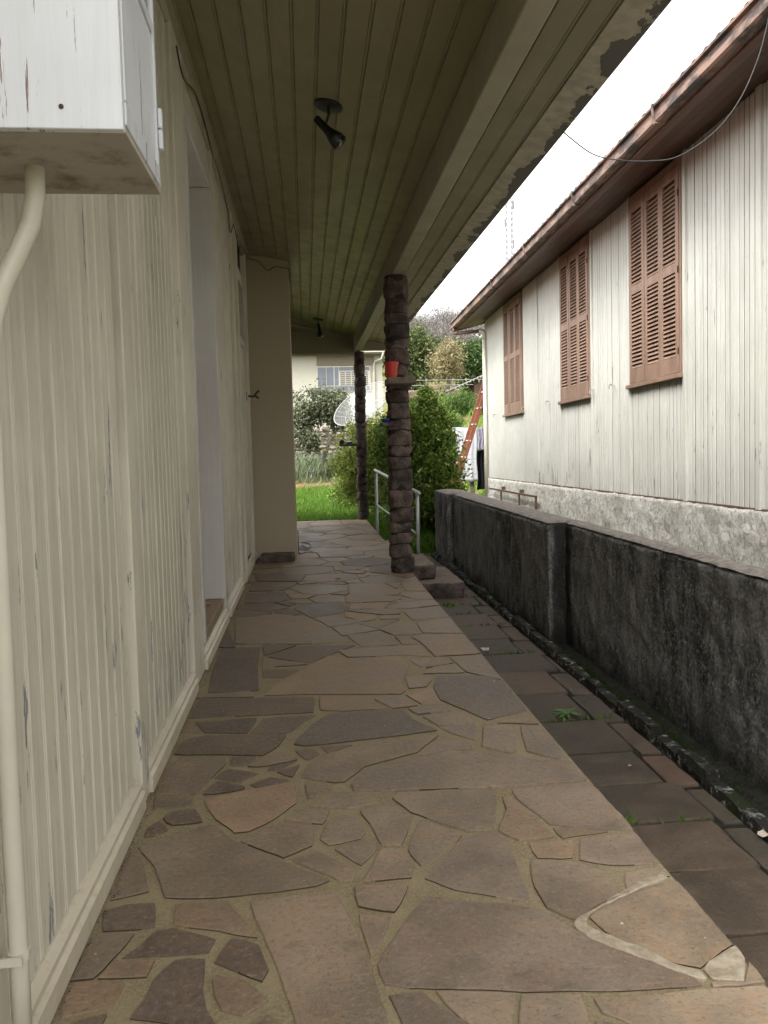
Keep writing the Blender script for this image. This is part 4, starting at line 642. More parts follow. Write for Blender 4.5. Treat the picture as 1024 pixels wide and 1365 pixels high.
while y < 5.72:
    ins = any(a-.02 < y < b+.02 for a, b, _ in WIN)
    N(None, 'siding_board', None, me=underb if ins else fullb, loc=(random.uniform(-.002, .002), y, 0)); y += .0745
N(MB().box(-.004, .028, -8, -2.25, .755, 3.95), 'siding_panel', M['nsid'])
N(MB().bbox(-.008, .028, 5.80, 6.62, .74, 3.95, .003), 'sheet_panel', M['nsheet'])
N(MB().bbox(-.008, .028, 7.95, 9.62, .74, 3.95, .003), 'sheet_panel', M['nsheet'])
N(MB().bbox(-.0075, .028, 6.622, 7.948, .741, 1.90, .003), 'sheet_panel', M['nsheet'])
for a, b, z0, z1 in [(-.42, -.345, .745, 3.95), (.80, .865, .745, 3.95), (2.10, 2.15, .745, 3.95), (3.28, 3.335, .745, 3.95), (4.555, 4.61, .745, 3.95), (5.72, 5.79, .73, 3.95)]:
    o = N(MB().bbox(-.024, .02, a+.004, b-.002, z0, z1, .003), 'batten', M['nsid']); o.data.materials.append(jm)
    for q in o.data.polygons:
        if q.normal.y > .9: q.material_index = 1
N(MB().bbox(-.012, .0, -8, 9.6, .733, .7535, .002), 'drip_edge', M['rust'])
slat = MB().box(-.027, .027, -.131, .131, -.004, .004).mesh(M['shut'])
for wi, (a, b, fine) in enumerate(WIN):
    N(MB().box(.012, .026, a, b, 1.93, 3.93), 'shutter_backing', M['shutdark'])  # dark sheet added to stand for the shade behind the slats
    fr = N(MB().bbox(-.03, .025, a-.002, a+.025, 1.94, 3.93, .003).bbox(-.03, .025, b-.025, b+.002, 1.94, 3.93, .003).bbox(-.031, .025, a+.026, b-.026, 3.86, 3.93, .003), 'window_frame', M['shut'])
    N(MB().bbox(-.065, .02, a-.03, b+.03, 1.895, 1.938, .005), 'window_sill', M['shut'])
    lw = (b-a-.056)/3
    for k in range(3):
        y0 = a+.028+k*lw; y1 = y0+lw-.004; xf = -.042+(.006 if k == 1 else 0)
        mb = MB(); sti = .058
        mb.bbox(xf, xf+.034, y0, y0+sti, 1.945, 3.85, .003).bbox(xf, xf+.034, y1-sti, y1, 1.945, 3.85, .003)
        for z0, z1 in [(1.945, 2.10), (2.885, 2.975), (3.74, 3.85)]: mb.bbox(xf+.001, xf+.033, y0+sti, y1-sti, z0, z1, .002)
        leaf = N(mb, 'shutter', M['shut'])
        for zh in (2.15, 2.9, 3.6): 
            if k == 0 and fine: MB().box(xf-.004, xf+.002, y0-.006, y0+.006, zh-.03, zh+.03).obj('hinge', M['shutdark'], leaf)
        yc = (y0+y1)/2; zz = [2.125+.0415*q for q in range(19) if 2.125+.0415*q < 2.875]+[3.0+.0415*q for q in range(18)]
        s_ = (lw-.004-2*sti)/.262; acc = MB()
        for z in zz:
            if fine:
                o = link('slat', slat, leaf, (xf+.017, yc, z), (0, math.radians(-57), 0)); o.scale = (1, s_, 1)
            else:
                c, sn = math.cos(math.radians(57)), math.sin(math.radians(57)); h = .027
                acc.add([(xf+.017-h*c, y0+sti, z-h*sn-.004), (xf+.017+h*c, y0+sti, z+h*sn-.004), (xf+.017+h*c, y1-sti, z+h*sn-.004), (xf+.017-h*c, y1-sti, z-h*sn-.004), (xf+.017-h*c, y0+sti, z-h*sn+.004), (xf+.017+h*c, y0+sti, z+h*sn+.004), (xf+.017+h*c, y1-sti, z+h*sn+.004), (xf+.017-h*c, y1-sti, z-h*sn+.004)], [(0, 3, 2, 1), (4, 5, 6, 7), (0, 1, 5, 4), (1, 2, 6, 5), (2, 3, 7, 6), (3, 0, 4, 7)])
        if not fine: tag(acc.obj('slats', M['shut'], leaf), kind='stuff')
for y_ in (5.18, 3.25, 2.60, 8.71, 6.56):
    N(MB().tube([(0, y_, 1.99), (-.06, y_, 1.99), (-.065, y_, 1.99), (-.065, y_, 1.94)], .006, 6).tube([(-.06, y_, 1.99), (-.06, y_-.11, 1.995)], .006, 6), 'shutter_hook', M['hook'])
# eave
for i in range(5):
    xa, xb = -.001-.1*i, -.099-.1*i; za, zb = 3.955-.018*i, 3.955-.018*(i+1)
    N(MB().ext([(xa, za), (xb, zb), (xb, zb+.02), (xa, za+.02)], -8, 10.15, 1), 'eave_board', M['soffit'])
N(MB().bbox(-.523, -.50, -8, 10.17, 3.845, 4.0, .003), 'fascia', M['soffit'])
g = [(-.526, 3.87), (-.60, 3.87), (-.618, 3.885), (-.618, 3.935), (-.605, 3.94), (-.605, 3.985), (-.635, 3.992), (-.635, 4.012), (-.60, 4.012), (-.598, 3.89), (-.526, 3.89)]
y = -8; 
while y < 10.2:
    b = min(y+2.03, 10.22); N(MB().ext(g, y, b-.004, 1), 'gutter', M['gutter']); N(MB().ext([(-.526, 3.862), (-.625, 3.862), (-.645, 3.98), (-.645, 4.02), (-.638, 4.02), (-.638, 3.985), (-.618, 3.872), (-.526, 3.872)], b-.05, b-.02, 1), 'gutter_bracket', M['gutter']); y = b if b < 10.2 else 11
# corrugated roof sheet
mb = MB(); n = 0; yy = -8.0
while yy <= 10.3:
    hgt = .017*math.cos(2*math.pi*yy/.177)
    mb.v += [(-.60, yy, 4.045+hgt), (3.0, yy, 5.2+hgt), (-.60, yy, 4.037+hgt), (3.0, yy, 5.19+hgt)]; n += 1; yy += .0295
for i in range(n-1): q = i*4; mb.f += [(q, q+4, q+5, q+1), (q+2, q+3, q+7, q+6), (q, q+2, q+6, q+4)]
mb.f += [(0, 1, 3, 2), (n*4-4, n*4-2, n*4-1, n*4-3)]
N(mb, 'roof', M['fibro'], True)
N(MB().ext([(-.6, 3.84), (-.6, 4.03), (.0, 4.22), (3.0, 5.17), (3, 4.9), (0, 3.96), (-.5, 3.84)], 10.172, 10.19, 1), 'bargeboard', M['soffit'])
N(MB().ext([(0, 3.9), (3, 4.9), (6, 3.9)], 9.55, 9.6, 1), 'gable_wall', M['nsheet'])
mb = MB().tube([(-.575, 10.0, 3.88), (-.575, 10.0, 3.80), (-.56, 10.0, 3.765), (-.52, 9.9, 3.755)], .038, 12).tube([(-.56, 9.98, 3.758), (-.30, 9.72, 3.745), (-.10, 9.5, 3.735)], .036, 12)
N(mb, 'gutter_outlet', M['soffit'], True)
N(MB().tube([(-.13, 9.53, 3.735), (-.085, 9.49, 3.72), (-.062, 9.47, 3.67), (-.06, 9.47, 3.55)], .043, 12).tube([(-.06, 9.47, 3.56), (-.06, 9.47, .18)], .038, 14), 'downpipe', M['pvc'], True)
N(MB().tube([(-.06, 9.47, 1.02), (-.06, 9.47, 1.04)], .044, 12).box(-.05, .0, 9.45, 9.49, 1.02, 1.04), 'pipe_clamp', M['hook'])
N(MB().bbox(-.13, -.10, 5.60, 8.9, .535, .565, .002).bbox(-.13, -.10, 5.56, 5.598, .2, .565, .002), 'rusty_rail', M['rust'])
for y_ in (7.95, 6.62): N(MB().box(-.10, -.03, y_-.02, y_+.02, .56, .62).box(-.125, -.10, y_-.015, y_+.015, .3, .532), 'rail_bracket', M['rust'])

# ------------------------------------------------------------------ foliage
L = {
 'bush': leaf_mat('bush_leaf', [(.03, .065, .012), (.09, .16, .022), (.18, .27, .045), (.36, .41, .11)], .45),
 'bushy': leaf_mat('yellow_bush_leaf', [(.07, .12, .02), (.18, .25, .04), (.32, .37, .08), (.42, .42, .12)], .45),
 'grass': leaf_mat('grass_blade', [(.06, .14, .018), (.12, .24, .03), (.21, .30, .055)], .45),
 'dry': leaf_mat('dry_grass', [(.16, .17, .07), (.30, .30, .18), (.12, .19, .06)], .4),
 'pale': leaf_mat('pale_tall_grass', [(.07, .13, .04), (.20, .24, .13), (.36, .36, .29), (.07, .15, .03)], .4),
 'olive': leaf_mat('olive_leaf', [(.035, .045, .022), (.08, .095, .045), (.20, .21, .14)], .2),
 'dark': leaf_mat('dark_tree_leaf', [(.02, .04, .012), (.045, .085, .02), (.08, .12, .03)], .25),
 'mid': leaf_mat('mid_tree_leaf', [(.03, .055, .015), (.075, .10, .03), (.13, .14, .05)], .25),
 'straw': leaf_mat('yellow_tree_leaf', [(.12, .11, .05), (.26, .22, .11), (.34, .30, .17)], .3),
 'twig': leaf_mat('grey_twigs', [(.055, .050, .048), (.11, .10, .095), (.19, .175, .16)], .0, .9),
 'fern': leaf_mat('bright_fern', [(.04, .09, .018), (.08, .14, .028), (.12, .17, .045)], .4)}
def cloud(c, r, ncl, per, cs, fill=.75, zmin=None):
    c = np.array(c, float); r = np.array(r, float); out = []
    d = rng.normal(0, 1, (ncl, 3)); d /= np.linalg.norm(d, axis=1)[:, None]; rad = rng.uniform(.25, 1, ncl)**(1-fill*.6)
    cen = c+d*rad[:, None]*r*(1+.16*np.clip(rng.normal(0, 1, (ncl, 1)), -1.5, 1.5))
    P = np.repeat(cen, per, 0)+np.clip(rng.normal(0, 1, (ncl*per, 3)), -1.9, 1.9)*cs*np.repeat(rng.uniform(.5, 1.4, (ncl, 3)), per, 0)
    if zmin is not None: P = P[P[:, 2] > zmin]
    return P
def sprigs(c, r, n, ln=.28, per=16):
    out = []
    for _ in range(n):
        d = Vector(rng.normal(0, 1, 3)); d.z = abs(d.z)*.9-.25; d.normalize()
        p = Vector((c[0]+d.x*r[0]*.85, c[1]+d.y*r[1]*.85, c[2]+d.z*r[2]*.85)); g = (d+Vector((0, 0, .9))+Vector(rng.normal(0, .35, 3))).normalized(); L_ = ln*random.uniform(.4, 1.3)
        for k in range(per): out.append(tuple(p+g*L_*k/per+Vector(rng.normal(0, .022, 3))+Vector((0, 0, -.1*(k/per)**2*L_))))
    return np.array(out)
def trunk(pts, r0, r1): n = len(pts); return MB().tube(pts, [r0+(r1-r0)*i/(n-1) for i in range(n)], 8)
def branches(base, targets, r, m, parent):
    mb = MB()
    for t in targets:
        t = Vector(t); b = Vector(base); mid = b.lerp(t, .5)+Vector((random.uniform(-.1, .1), random.uniform(-.1, .1), .12))*(t-b).length
        mb.tube([b, mid, t], [r, r*.6, r*.2], 6)
    return mb.obj('branch', m, parent, smooth=True)
def tree(name, label, cat, crown_pts, leafm, lsize, tr=None, brt=None, r=.05, group=None, bm_=None, up=0, asp=.5):
    base = tr[0] if tr else (0, 0, 0); root = empty(name, base); tag(root, label, cat, group); off = tuple(-q for q in base)
    o = leaves('crown', crown_pts, lsize, leafm, root, up, asp); o.location = off
    if tr: trunk(tr, r, r*.5).obj('trunk', bm_ or M['bark'], root, off, smooth=True)
    if brt: b = branches(tr[-1], brt, r*.5, bm_ or M['bark'], root); b.location = off
    return root
# hedge bushes right at the porch end
P = np.vstack([cloud((1.92, 13.1, .55), (.60, .6, .88), 190, 62, .09), cloud((2.08, 13.25, 1.5), (.50, .42, .45), 75, 60, .09), cloud((2.0, 13.2, 1.0), (.75, .6, 1.1), 60, 26, .07), cloud((2.12, 13.2, 2.1), (.13, .13, .25), 14, 50, .05), cloud((1.5, 13.3, 1.3), (.3, .35, .45), 40, 70, .07), cloud((2.3, 12.7, .7), (.25, .4, .6), 50, 60, .07), sprigs((1.85, 13.1, .9), (.66, .6, 1.15), 260, .30), sprigs((2.08, 13.2, 1.4), (.42, .5, .85), 110, .26)])
P = P[(P[:, 2] > -.35) & ~((P[:, 0] > 1.92) & (P[:, 1] < 11.6))]
tree('leafy_bush', 'tall dense green bush with small pointed leaves right of the nearest column', 'bush', P, L['bush'], (.05, .085), [(1.95, 13.1, -.4), (1.97, 13.1, .3), (2.0, 13.15, 1.0)], [(1.6, 13.2, 1.5), (2.1, 13.2, 2.2), (2.4, 13, 1.3), (1.7, 12.8, .9)], .03)
P = np.vstack([cloud((1.35, 15.0, .85), (.55, .5, .8), 120, 62, .095), cloud((1.05, 15.4, .65), (.4, .4, .7), 60, 60, .08), cloud((1.5, 14.9, 1.6), (.35, .3, .35), 40, 55, .07), sprigs((1.3, 15, .9), (.75, .6, 1.0), 200, .34)]); P = P[P[:, 2] > -.1]
tree('leafy_bush', 'yellow-green bush behind the farthest stone column', 'bush', P, L['bushy'], (.05, .09), [(1.35, 15, -.2), (1.36, 15, .4), (1.4, 15, .9)], [(1.1, 15.2, 1.3), (1.55, 14.9, 1.8), (1.7, 15, 1.1)], .03)
P = np.vstack([cloud((.98, 17.2, .35), (.38, .35, .35), 50, 60, .08)]); P = P[P[:, 2] > -.1]
tree('small_bush', 'low dark round bush at the lawn edge left of the farthest column', 'bush', P, L['bush'], (.05, .09), [(.98, 17.2, -.15), (.98, 17.2, .3)], None, .02)
# gnarled small tree before the pale house
P = np.vstack([cloud((.5, 25, 2.7), (.85, .6, .55), 95, 52, .13), cloud((-.1, 25, 2.3), (.42, .4, .4), 45, 50, .12), cloud((1.1, 25, 2.35), (.42, .4, .36), 40, 50, .12), cloud((.05, 24.6, 1.6), (.42, .35, .3), 42, 48, .11)])
tree('small_tree', 'small gnarled grey-green tree in front of the far pale house', 'tree', P, L['olive'], (.07, .13), [(.62, 25, .3), (.58, 25, 1.0), (.75, 25, 1.55), (.95, 25, 1.8)], [(.5, 25, 2.6), (1.2, 25, 2.4), (.8, 25.1, 2.9)], .08)
# lawn
def scatter(n, x0, x1, y0, y1, cond=None):
    out = []
    while len(out) < n:
        x, y = random.uniform(x0, x1), random.uniform(y0, y1)
        if cond is None or cond(x, y): out.append((x, y, gz(x, y)-.01))
    return out
lawn = scatter(40000, -2.5, 3.2, 14.1, 21.8, lambda x, y: mnoise.noise(Vector((x*1.1, y*1.1, 0))) > -.42+.9*random.random()-.55)
tag(blades('grass', lawn, (.08, .26), (.012, .028), L['grass'], .35), 'bright green lawn grass beyond the porch end', 'grass', kind='stuff')
side = scatter(5000, 1.1, 2.2, 11.95, 14.4)
tag(blades('weeds', side, (.08, .3), (.015, .035), L['grass'], .4), 'green weeds growing between the porch edge and the bush', 'weeds', kind='stuff')
dryp = scatter(13000, -3, 5, 21.5, 30, lambda x, y: (mnoise.noise(Vector((x*.8, y*.5, 4))) > -.1 and not 22.1 < y < 24.1) or y > 24.1 or random.random() < .04)
tag(blades('dry_grass', dryp, (.06, .28), (.015, .035), L['dry'], .5), 'patchy pale dry grass around the red soil', 'grass', kind='stuff')
tall = scatter(9000, -2.2, 1.3, 24.4, 28.5, lambda x, y: mnoise.noise(Vector((x*1.5, y*1.2, 8))) > -.15)
tag(blades('tall_grass', tall, (.2, .85), (.015, .04), L['pale'], .42), 'tall pale flowering grass below the gnarled tree', 'grass', kind='stuff')
rt = scatter(9000, 2.6, 12, 17, 44)
tag(blades('rough_grass', rt, (.1, .4), (.03, .06), L['grass'], .4), 'rough grass on the bank behind the ladder', 'grass', kind='stuff')
for i, (x, y, rx, h, lb) in enumerate([(5.0, 27, .6, .55, 'bright green feathery bush nearest the leafy bush on the bank'), (6.0, 28, .8, .75, 'bright green feathery bush behind the ladder'), (5.4, 33, .7, .4, 'small feathery bush below the dark retaining wall')]):
    P = cloud((x, y, gz(x, y)+h*.5), (rx, rx, h*.6), 60, 60, .12); 
    tree('feathery_bush', lb, 'bush', P, L['fern'], (.08, .16), [(x, y, gz(x, y)-.05), (x, y, gz(x, y)+.3)], None, .03, 'feathery bushes on the bank', asp=.25, up=1.2)
# hillside trees
def hilltree(name, label, x, y, top, rx, base, leafm, ls, ncl, per, grp, bark=None, asp=.5, cs=.35):
    g = gz(x, y); cz = (top+base)/2; rz = (top-base)/2
    P = np.vstack([cloud((x, y, cz), (rx*.8, rx*.8, rz*.9), ncl, per, cs), cloud((x+random.uniform(-.4, .4)*rx, y, cz+rz*.45), (rx*.5, rx*.5, rz*.5), ncl//3, per, cs)])
    return tree(name, label, 'tree', P, leafm, ls, [(x, y, g-.3), (x+.1, y, (g+cz)/2), (x, y, cz)], [(x+random.uniform(-.7, .7)*rx, y+random.uniform(-.7, .7)*rx, cz+random.uniform(.1, .8)*rz) for _ in range(7)], .05*rx+.06, grp, bark, asp=asp)
G = 'trees on the far hillside'
hilltree('bushy_tree', 'dense bright green tree on the hill directly right of the nearest column', 7.6, 54, 9.6, 1.7, 5.0, L['mid'], (.16, .32), 130, 50, G, cs=.3)
hilltree('feathery_tree', 'pale straw-yellow feathery tree on the hill between two green trees', 9.5, 51, 8.3, 1.3, 5.0, L['straw'], (.14, .30), 80, 40, G, asp=.3, cs=.25)
hilltree('bushy_tree', 'dark green tree on the hill just left of the eave downpipe', 12.8, 58, 9.2, 2.0, 5.6, L['dark'], (.18, .36), 120, 50, G, cs=.32)
hilltree('bushy_tree', 'dull green tree standing behind the straw-yellow tree', 11.0, 64, 10.4, 1.7, 6.5, L['mid'], (.18, .34), 70, 40, G, cs=.3)
# bare grey woods: every tree its own limbs and twig haze
def baretree(x, y, top, rx, label):
    g = gz(x, y); root = empty('bare_tree', (x, y, g)); tag(root, label, 'tree', G); mb = MB(); tips = []
    def grow(p, d, L_, r, lev):
        q = p+d*L_; m_ = p.lerp(q, .5)+Vector((random.gauss(0, .08), random.gauss(0, .08), 0))*L_; mb.tube([p, m_, q], [r, r*.8, r*.55], 5 if lev < 2 else 3, False)
        if lev >= 5: tips.append(q); return
        for _ in range(3 if lev < 3 else 2):
            nd = (d+Vector((random.gauss(0, .55), random.gauss(0, .55), random.gauss(.1, .3)))).normalized(); grow(q, nd, L_*random.uniform(.62, .85), r*.58, lev+1)
    h = top-g
    for _ in range(2): grow(Vector((0, 0, -.3)), Vector((random.gauss(0, .12), random.gauss(0, .12), 1)).normalized(), h*.30, .12, 0)
    mb.obj('trunk', plain('pale_grey_bark', (.20, .18, .165), .9, .1, var=.3), root)
    T = np.array([tuple(t) for t in tips]); T = T[rng.integers(0, len(T), 3800)]+rng.normal(0, .42, (3800, 3))
    leaves('twigs', T, (.25, .7), L['twig'], root, .8, .05)
    T0 = np.array([tuple(t) for t in tips]); Y_ = T0[rng.integers(0, len(T0), 500)]+rng.normal(0, .2, (500, 3)); leaves('sparse_leaves', Y_, (.08, .16), L['straw'], root)
    return root
for x, y, top, rx, lb in [(9.6, 70, 13.8, 3, 'leftmost bare grey tree on the hill above the bright green tree'), (12.2, 72, 14.6, 3, 'second bare grey tree from the left on the hilltop'), (14.6, 70, 14.0, 3, 'third bare grey tree from the left, above the eave corner'), (17.5, 74, 14.5, 3, 'rightmost bare grey tree, half behind the neighbouring eave'), (11.0, 80, 15.8, 3, 'bare grey tree at the back of the hilltop, left one'), (15.4, 82, 16.0, 3, 'bare grey tree at the back of the hilltop, right one'), (8.0, 76, 13.0, 3, 'bare grey tree behind the nearest column'), (12.8, 64, 11.5, 3, 'lower bare grey tree behind the straw-yellow tree')]: baretree(x, y, top, rx, lb)
P = np.vstack([cloud((x, 110+random.uniform(-12, 12), gz(x, 110)-1.5), (7, 7, 2), 40, 34, .9) for x in range(-60, 110, 8)])
tag(leaves('far_wood', P, (.5, 1.1), L['dark']), 'dark far wood covering the ridge behind the bare trees', 'wood', kind='stuff')
P = np.vstack([cloud((x, 66+random.uniform(-3, 3), gz(x, 66)+1.2), (2, 2, 1.6), 26, 34, .4) for x in range(4, 34, 3)])
tag(leaves('undergrowth', P, (.2, .45), L['dark']), 'dark undergrowth under the hillside trees', 'undergrowth', kind='stuff')

# ------------------------------------------------------------------ far pale house
fh = empty('pale_house', (0, 32, .8)); tag(fh, 'far pale cream house with a wide curtained window, behind the gnarled tree', 'house')
def FH(mb, name, m, parent=None, smooth=False): return link(name, mb.mesh(m, smooth), parent or fh, (0, -32, -.8) if parent is None else None)
FH(MB().box(-6, 3.24, 32.02, 40, .3, 5.15), 'wall', M['fwall'])
FH(MB().box(.54, 2.9, 31.98, 32.02, 4.72, 5.1), 'window_header', M['fbrown'])
w = FH(MB().box(.54, 2.75, 31.97, 32.03, 3.66, 4.70), 'window', M['fframe'])
for a, b in [(.57, .90), (.93, 1.22), (1.26, 1.42)]: MB().box(a, b, 31.955, 31.972, 3.92, 4.66).obj('pane', M['fwin'], w)
MB().box(1.45, 2.7, 31.955, 31.972, 4.52, 4.66).obj('pane', M['fwin'], w); MB().box(.57, 2.7, 31.955, 31.972, 3.70, 3.88).obj('pane', M['fwin'], w)
for k in range(5):
    a = 1.47+.235*k; MB().box(a+.03, a+.21, 31.95, 31.968, 3.93, 4.47).obj('louvre_panel', M['flouv'], w); MB().box(a-.002, a+.026, 31.93, 31.968, 3.91, 4.5).obj('bar', M['fframe'], w)
    for j in range(6): MB().box(a+.032, a+.208, 31.935, 31.948, 3.96+.085*j, 3.985+.085*j).obj('louvre', M['fframe'], w)
FH(MB().ext([(31.6, 5.16), (31.6, 5.30), (36, 6.4), (40.4, 5.3), (40.4, 5.16)], -6.3, 3.42, 0), 'roof', M['fwall'])
FH(MB().box(-6.3, 3.5, 31.48, 31.6, 5.2, 5.32), 'gutter', M['fframe'])
FH(MB().tube([(3.25, 31.52, 5.2), (3.2, 31.6, 4.95), (2.95, 31.92, 4.88), (2.9, 31.96, 4.75), (2.9, 31.96, 1.0)], .045, 8), 'downpipe', M['fframe'], None, True)
FH(MB().box(3.24, 3.26, 33.5, 34.6, 3.6, 4.7), 'side_window', M['fwin'])
# dry stone wall in front of it
sw_ = empty('stone_wall', (0, 29.5, .6)); tag(sw_, 'low pale stone wall below the far pale house, behind the gnarled tree', 'wall')
MB().box(-1.55, 2.6, 29.5, 29.8, .3, 2.0).obj('wall_core', M['stonewall'], sw_, (0, -29.5, -.6))
z = .6
while z < 2.0:
    x = -1.6; h = random.uniform(.14, .2)
    while x < 2.6:
        w_ = random.uniform(.15, .42); rockbox(x, x+w_-.03, 29.42-random.uniform(0, .05), 29.52, z+random.uniform(-.02, .02), z+h-.03+random.uniform(-.03, .02), .07, .03, x+z).obj('stone', M['stonewall'], sw_, (0, -29.5, -.6)); x += w_
    z += h

# ------------------------------------------------------------------ satellite dish
DM = plain('grey_dish_frame', (.26, .26, .25), .5)
ds = empty('satellite_dish', (1.9, 23.5, gz(1.9, 23.5))); tag(ds, 'large white mesh satellite dish behind the farthest column', 'satellite dish'); g0 = gz(1.9, 23.5)
D = Matrix.Translation((-.05, 0, 2.5-g0)) @ Vector((-.52, -.42, .74)).to_track_quat('Z', 'Y').to_matrix().to_4x4()
def dp(r, a): return D @ Vector((r*math.cos(a), r*math.sin(a), .42*r*r-.2))
Rr = 1.0; mb = MB(); nr, na = 8, 24
for i in range(na):
    a = 2*math.pi*i/na; mb = MB().tube([dp(.06+(Rr-.06)*k/6, a) for k in range(7)], .006 if i % 2 == 0 else .004, 5); mb.obj('rib', DM, ds)
for k, r in enumerate((.25, .5, .72, Rr)): MB().tube([dp(r, 2*math.pi*i/36) for i in range(37)], .005 if r < Rr else .013, 5).obj('ring', DM, ds)
_t = NT('white_wire_mesh'); _t.fin((.30, .30, .29), .5); tb = _t.n('ShaderNodeBsdfTransparent'); mx = _t.n('ShaderNodeMixShader'); mx.inputs[0].default_value = .22
_t.l(tb.outputs[0], mx.inputs[1]); _t.l(_t.b.outputs[0], mx.inputs[2]); _t.l(mx.outputs[0], _t.t.nodes['Material Output'].inputs[0])
mb = MB()
for k in range(nr+1):
    for i in range(na): mb.v.append(tuple(dp(.06+(Rr-.06)*k/nr, 2*math.pi*i/na)))
mb.f = [(k*na+i, k*na+(i+1) % na, (k+1)*na+(i+1) % na, (k+1)*na+i) for k in range(nr) for i in range(na)]; mb.obj('mesh_reflector', _t.m, ds, smooth=True)
MB().tube([(0, 0, -.1), (0, 0, 2.3-g0)], .05, 10).obj('pole', M['woodpost'], ds)
hp = D @ Vector((0, 0, .55)); MB().tube([dp(.75, .5), hp], .012, 5).tube([dp(.75, 2.6), hp], .012, 5).tube([dp(.75, 4.7), hp], .012, 5).obj('feed_arm', DM, ds)
MB().tube([hp, D @ Vector((0, 0, .42))], .05, 10).obj('feed_horn', M['hook'], ds)

# ------------------------------------------------------------------ ladder, laundry
ld = empty('ladder', (3.15, 16.5, .2)); tag(ld, 'orange ladder leaning behind the corner of the neighbouring house', 'ladder')
bA, tA = Vector((-.06, -.19, -.05)), Vector((1.12, -.19, 3.45))
for sy in (0, .38):
    a, b = bA+Vector((0, sy, 0)), tA+Vector((0, sy, 0)); d = (b-a).normalized(); nrm = Vector((d.z, 0, -d.x))*.045
    mb = MB(); v = [a-nrm, a+nrm, b+nrm, b-nrm]; mb.v = [tuple(p+Vector((0, -.014, 0))) for p in v]+[tuple(p+Vector((0, .014, 0))) for p in v]
    mb.f = [(0, 1, 2, 3), (7, 6, 5, 4), (0, 4, 5, 1), (1, 5, 6, 2), (2, 6, 7, 3), (3, 7, 4, 0)]; mb.obj('rail', M['ladder'], ld)
for k in range(10):
    t = (k+.6)/10; p = bA.lerp(tA, t); MB().tube([p+Vector((0, -.03, 0)), p+Vector((0, .41, 0))], .018, 8).obj('rung', M['alu'], ld)
cl = empty('clothesline', (2.7, 18, gz(2.7, 18))); tag(cl, 'clothesline wire between wooden posts behind the concrete wall', 'clothesline')
zg = gz(2.7, 18)
for x in (2.7, 3.93, 5.4): MB().bbox(x-.05-2.7, x+.05-2.7, .06, .16, -.2, 1.74-zg, .008).obj('post', M['woodpost'], cl)
MB().tube([(0, 0, 1.735-zg), (1.3, 0, 1.72-zg), (2.7, 0, 1.735-zg)], .006, 5).obj('wire', M['wire'], cl)
def cloth(x0, x1, z0, z1, y, m, amp, seed, nm='sheet'):
    mb = MB(); nx_, nz_ = 26, 18
    for k in range(nz_+1):
        for i in range(nx_+1):
            u, v = i/nx_, k/nz_; mb.v.append((x0+(x1-x0)*u+.012*math.sin(9*v+seed), y+amp*math.sin(u*13+seed+v)*(1-v*.7)+amp*.6*math.sin(u*31), z0+(z1-z0)*v+.012*math.sin(u*5+seed)))
    mb.f = [(k*(nx_+1)+i, k*(nx_+1)+i+1, (k+1)*(nx_+1)+i+1, (k+1)*(nx_+1)+i) for k in range(nz_) for i in range(nx_)]
    o = mb.obj(nm, m, smooth=True); md = o.modifiers.new('t', 'SOLIDIFY'); md.thickness = .004; return o
tag(cloth(3.46, 4.04, .46, 1.73, 17.985, M['cloth'], .007, 1), 'white floral sheet hanging on the clothesline behind the orange ladder', 'sheet')
tag(cloth(4.06, 4.26, 1.20, 1.72, 17.98, M['lilac'], .015, 3, 'garment'), 'lilac-grey garment hanging right of the white sheet', 'clothes')
tag(cloth(4.05, 4.40, .25, 1.19, 18.1, M['darkcloth'], .03, 5, 'garment'), 'black garment hanging low beside the downpipe', 'clothes')

# ------------------------------------------------------------------ background fence, block wall, small roof, tower
rw = empty('retaining_wall', (6, 45, gz(6, 45))); tag(rw, 'long dark brown block retaining wall on the hillside', 'wall'); zb = 4.05
bk = rockbox(0, .58, 0, .3, 0, .17, .2, .008, 1).mesh(M['brownwall'])
for r_ in range(3):
    for i in range(18): link('block', bk, rw, (-1+i*.6+(.3 if r_ % 2 else 0), 0, zb-.05-gz(6, 45)+r_*.18))
MB().box(-1, 10, .05, .28, -1.5, zb-gz(6, 45)).obj('footing', M['brownwall'], rw)
fc = empty('wire_fence', (6, 45.6, 4.5)); tag(fc, 'wire fence on thin posts above the dark retaining wall', 'fence')
for i in range(7): MB().bbox(-.4+i*1.6, -.29+i*1.6, 0, .1, -.4, .85, .01).obj('post', M['woodpost'], fc)
for z in (.15, .45, .75): MB().tube([(-1, 0, z), (10.5, 0, z)], .014, 4).obj('wire', M['wire'], fc)
sh = empty('low_roofed_shed', (8, 31, gz(8, 31))); tag(sh, 'low brown shed with corrugated roof behind the corner of the neighbouring house', 'shed'); gs = gz(8, 31)
MB().ext([(-1.05, -.5), (2.5, -.5), (2.5, 5.2-gs), (-1.05, 3.8-gs)], .3, 3, 1).obj('wall', plain('brown_boards', (.10, .055, .035), .8), sh)
mb = MB(); n = 0; t = -1.98
while t < 3:
    hh = .03*math.cos(2*math.pi*t/.15); zz = 3.62-gs+(t+1.98)*.42
    mb.v += [(t, 0, zz+hh), (t, 3.2, zz+hh), (t, 0, zz+hh-.03), (t, 3.2, zz+hh-.03)]; n += 1; t += .025
for i in range(n-1): q = i*4; mb.f += [(q, q+4, q+5, q+1), (q+2, q+3, q+7, q+6), (q, q+2, q+6, q+4)]
mb.obj('roof', M['fibro'], sh, smooth=True)
tw = empty('radio_tower', (40.8, 150, gz(40, 150))); tag(tw, 'thin distant lattice radio tower against the white sky', 'tower'); tz = 49.5-gz(40, 150)
tm = plain('tower_steel', (.14, .14, .15), .7)
cs_ = [(-.55, -.55), (.55, -.55), (.55, .55), (-.55, .55)]
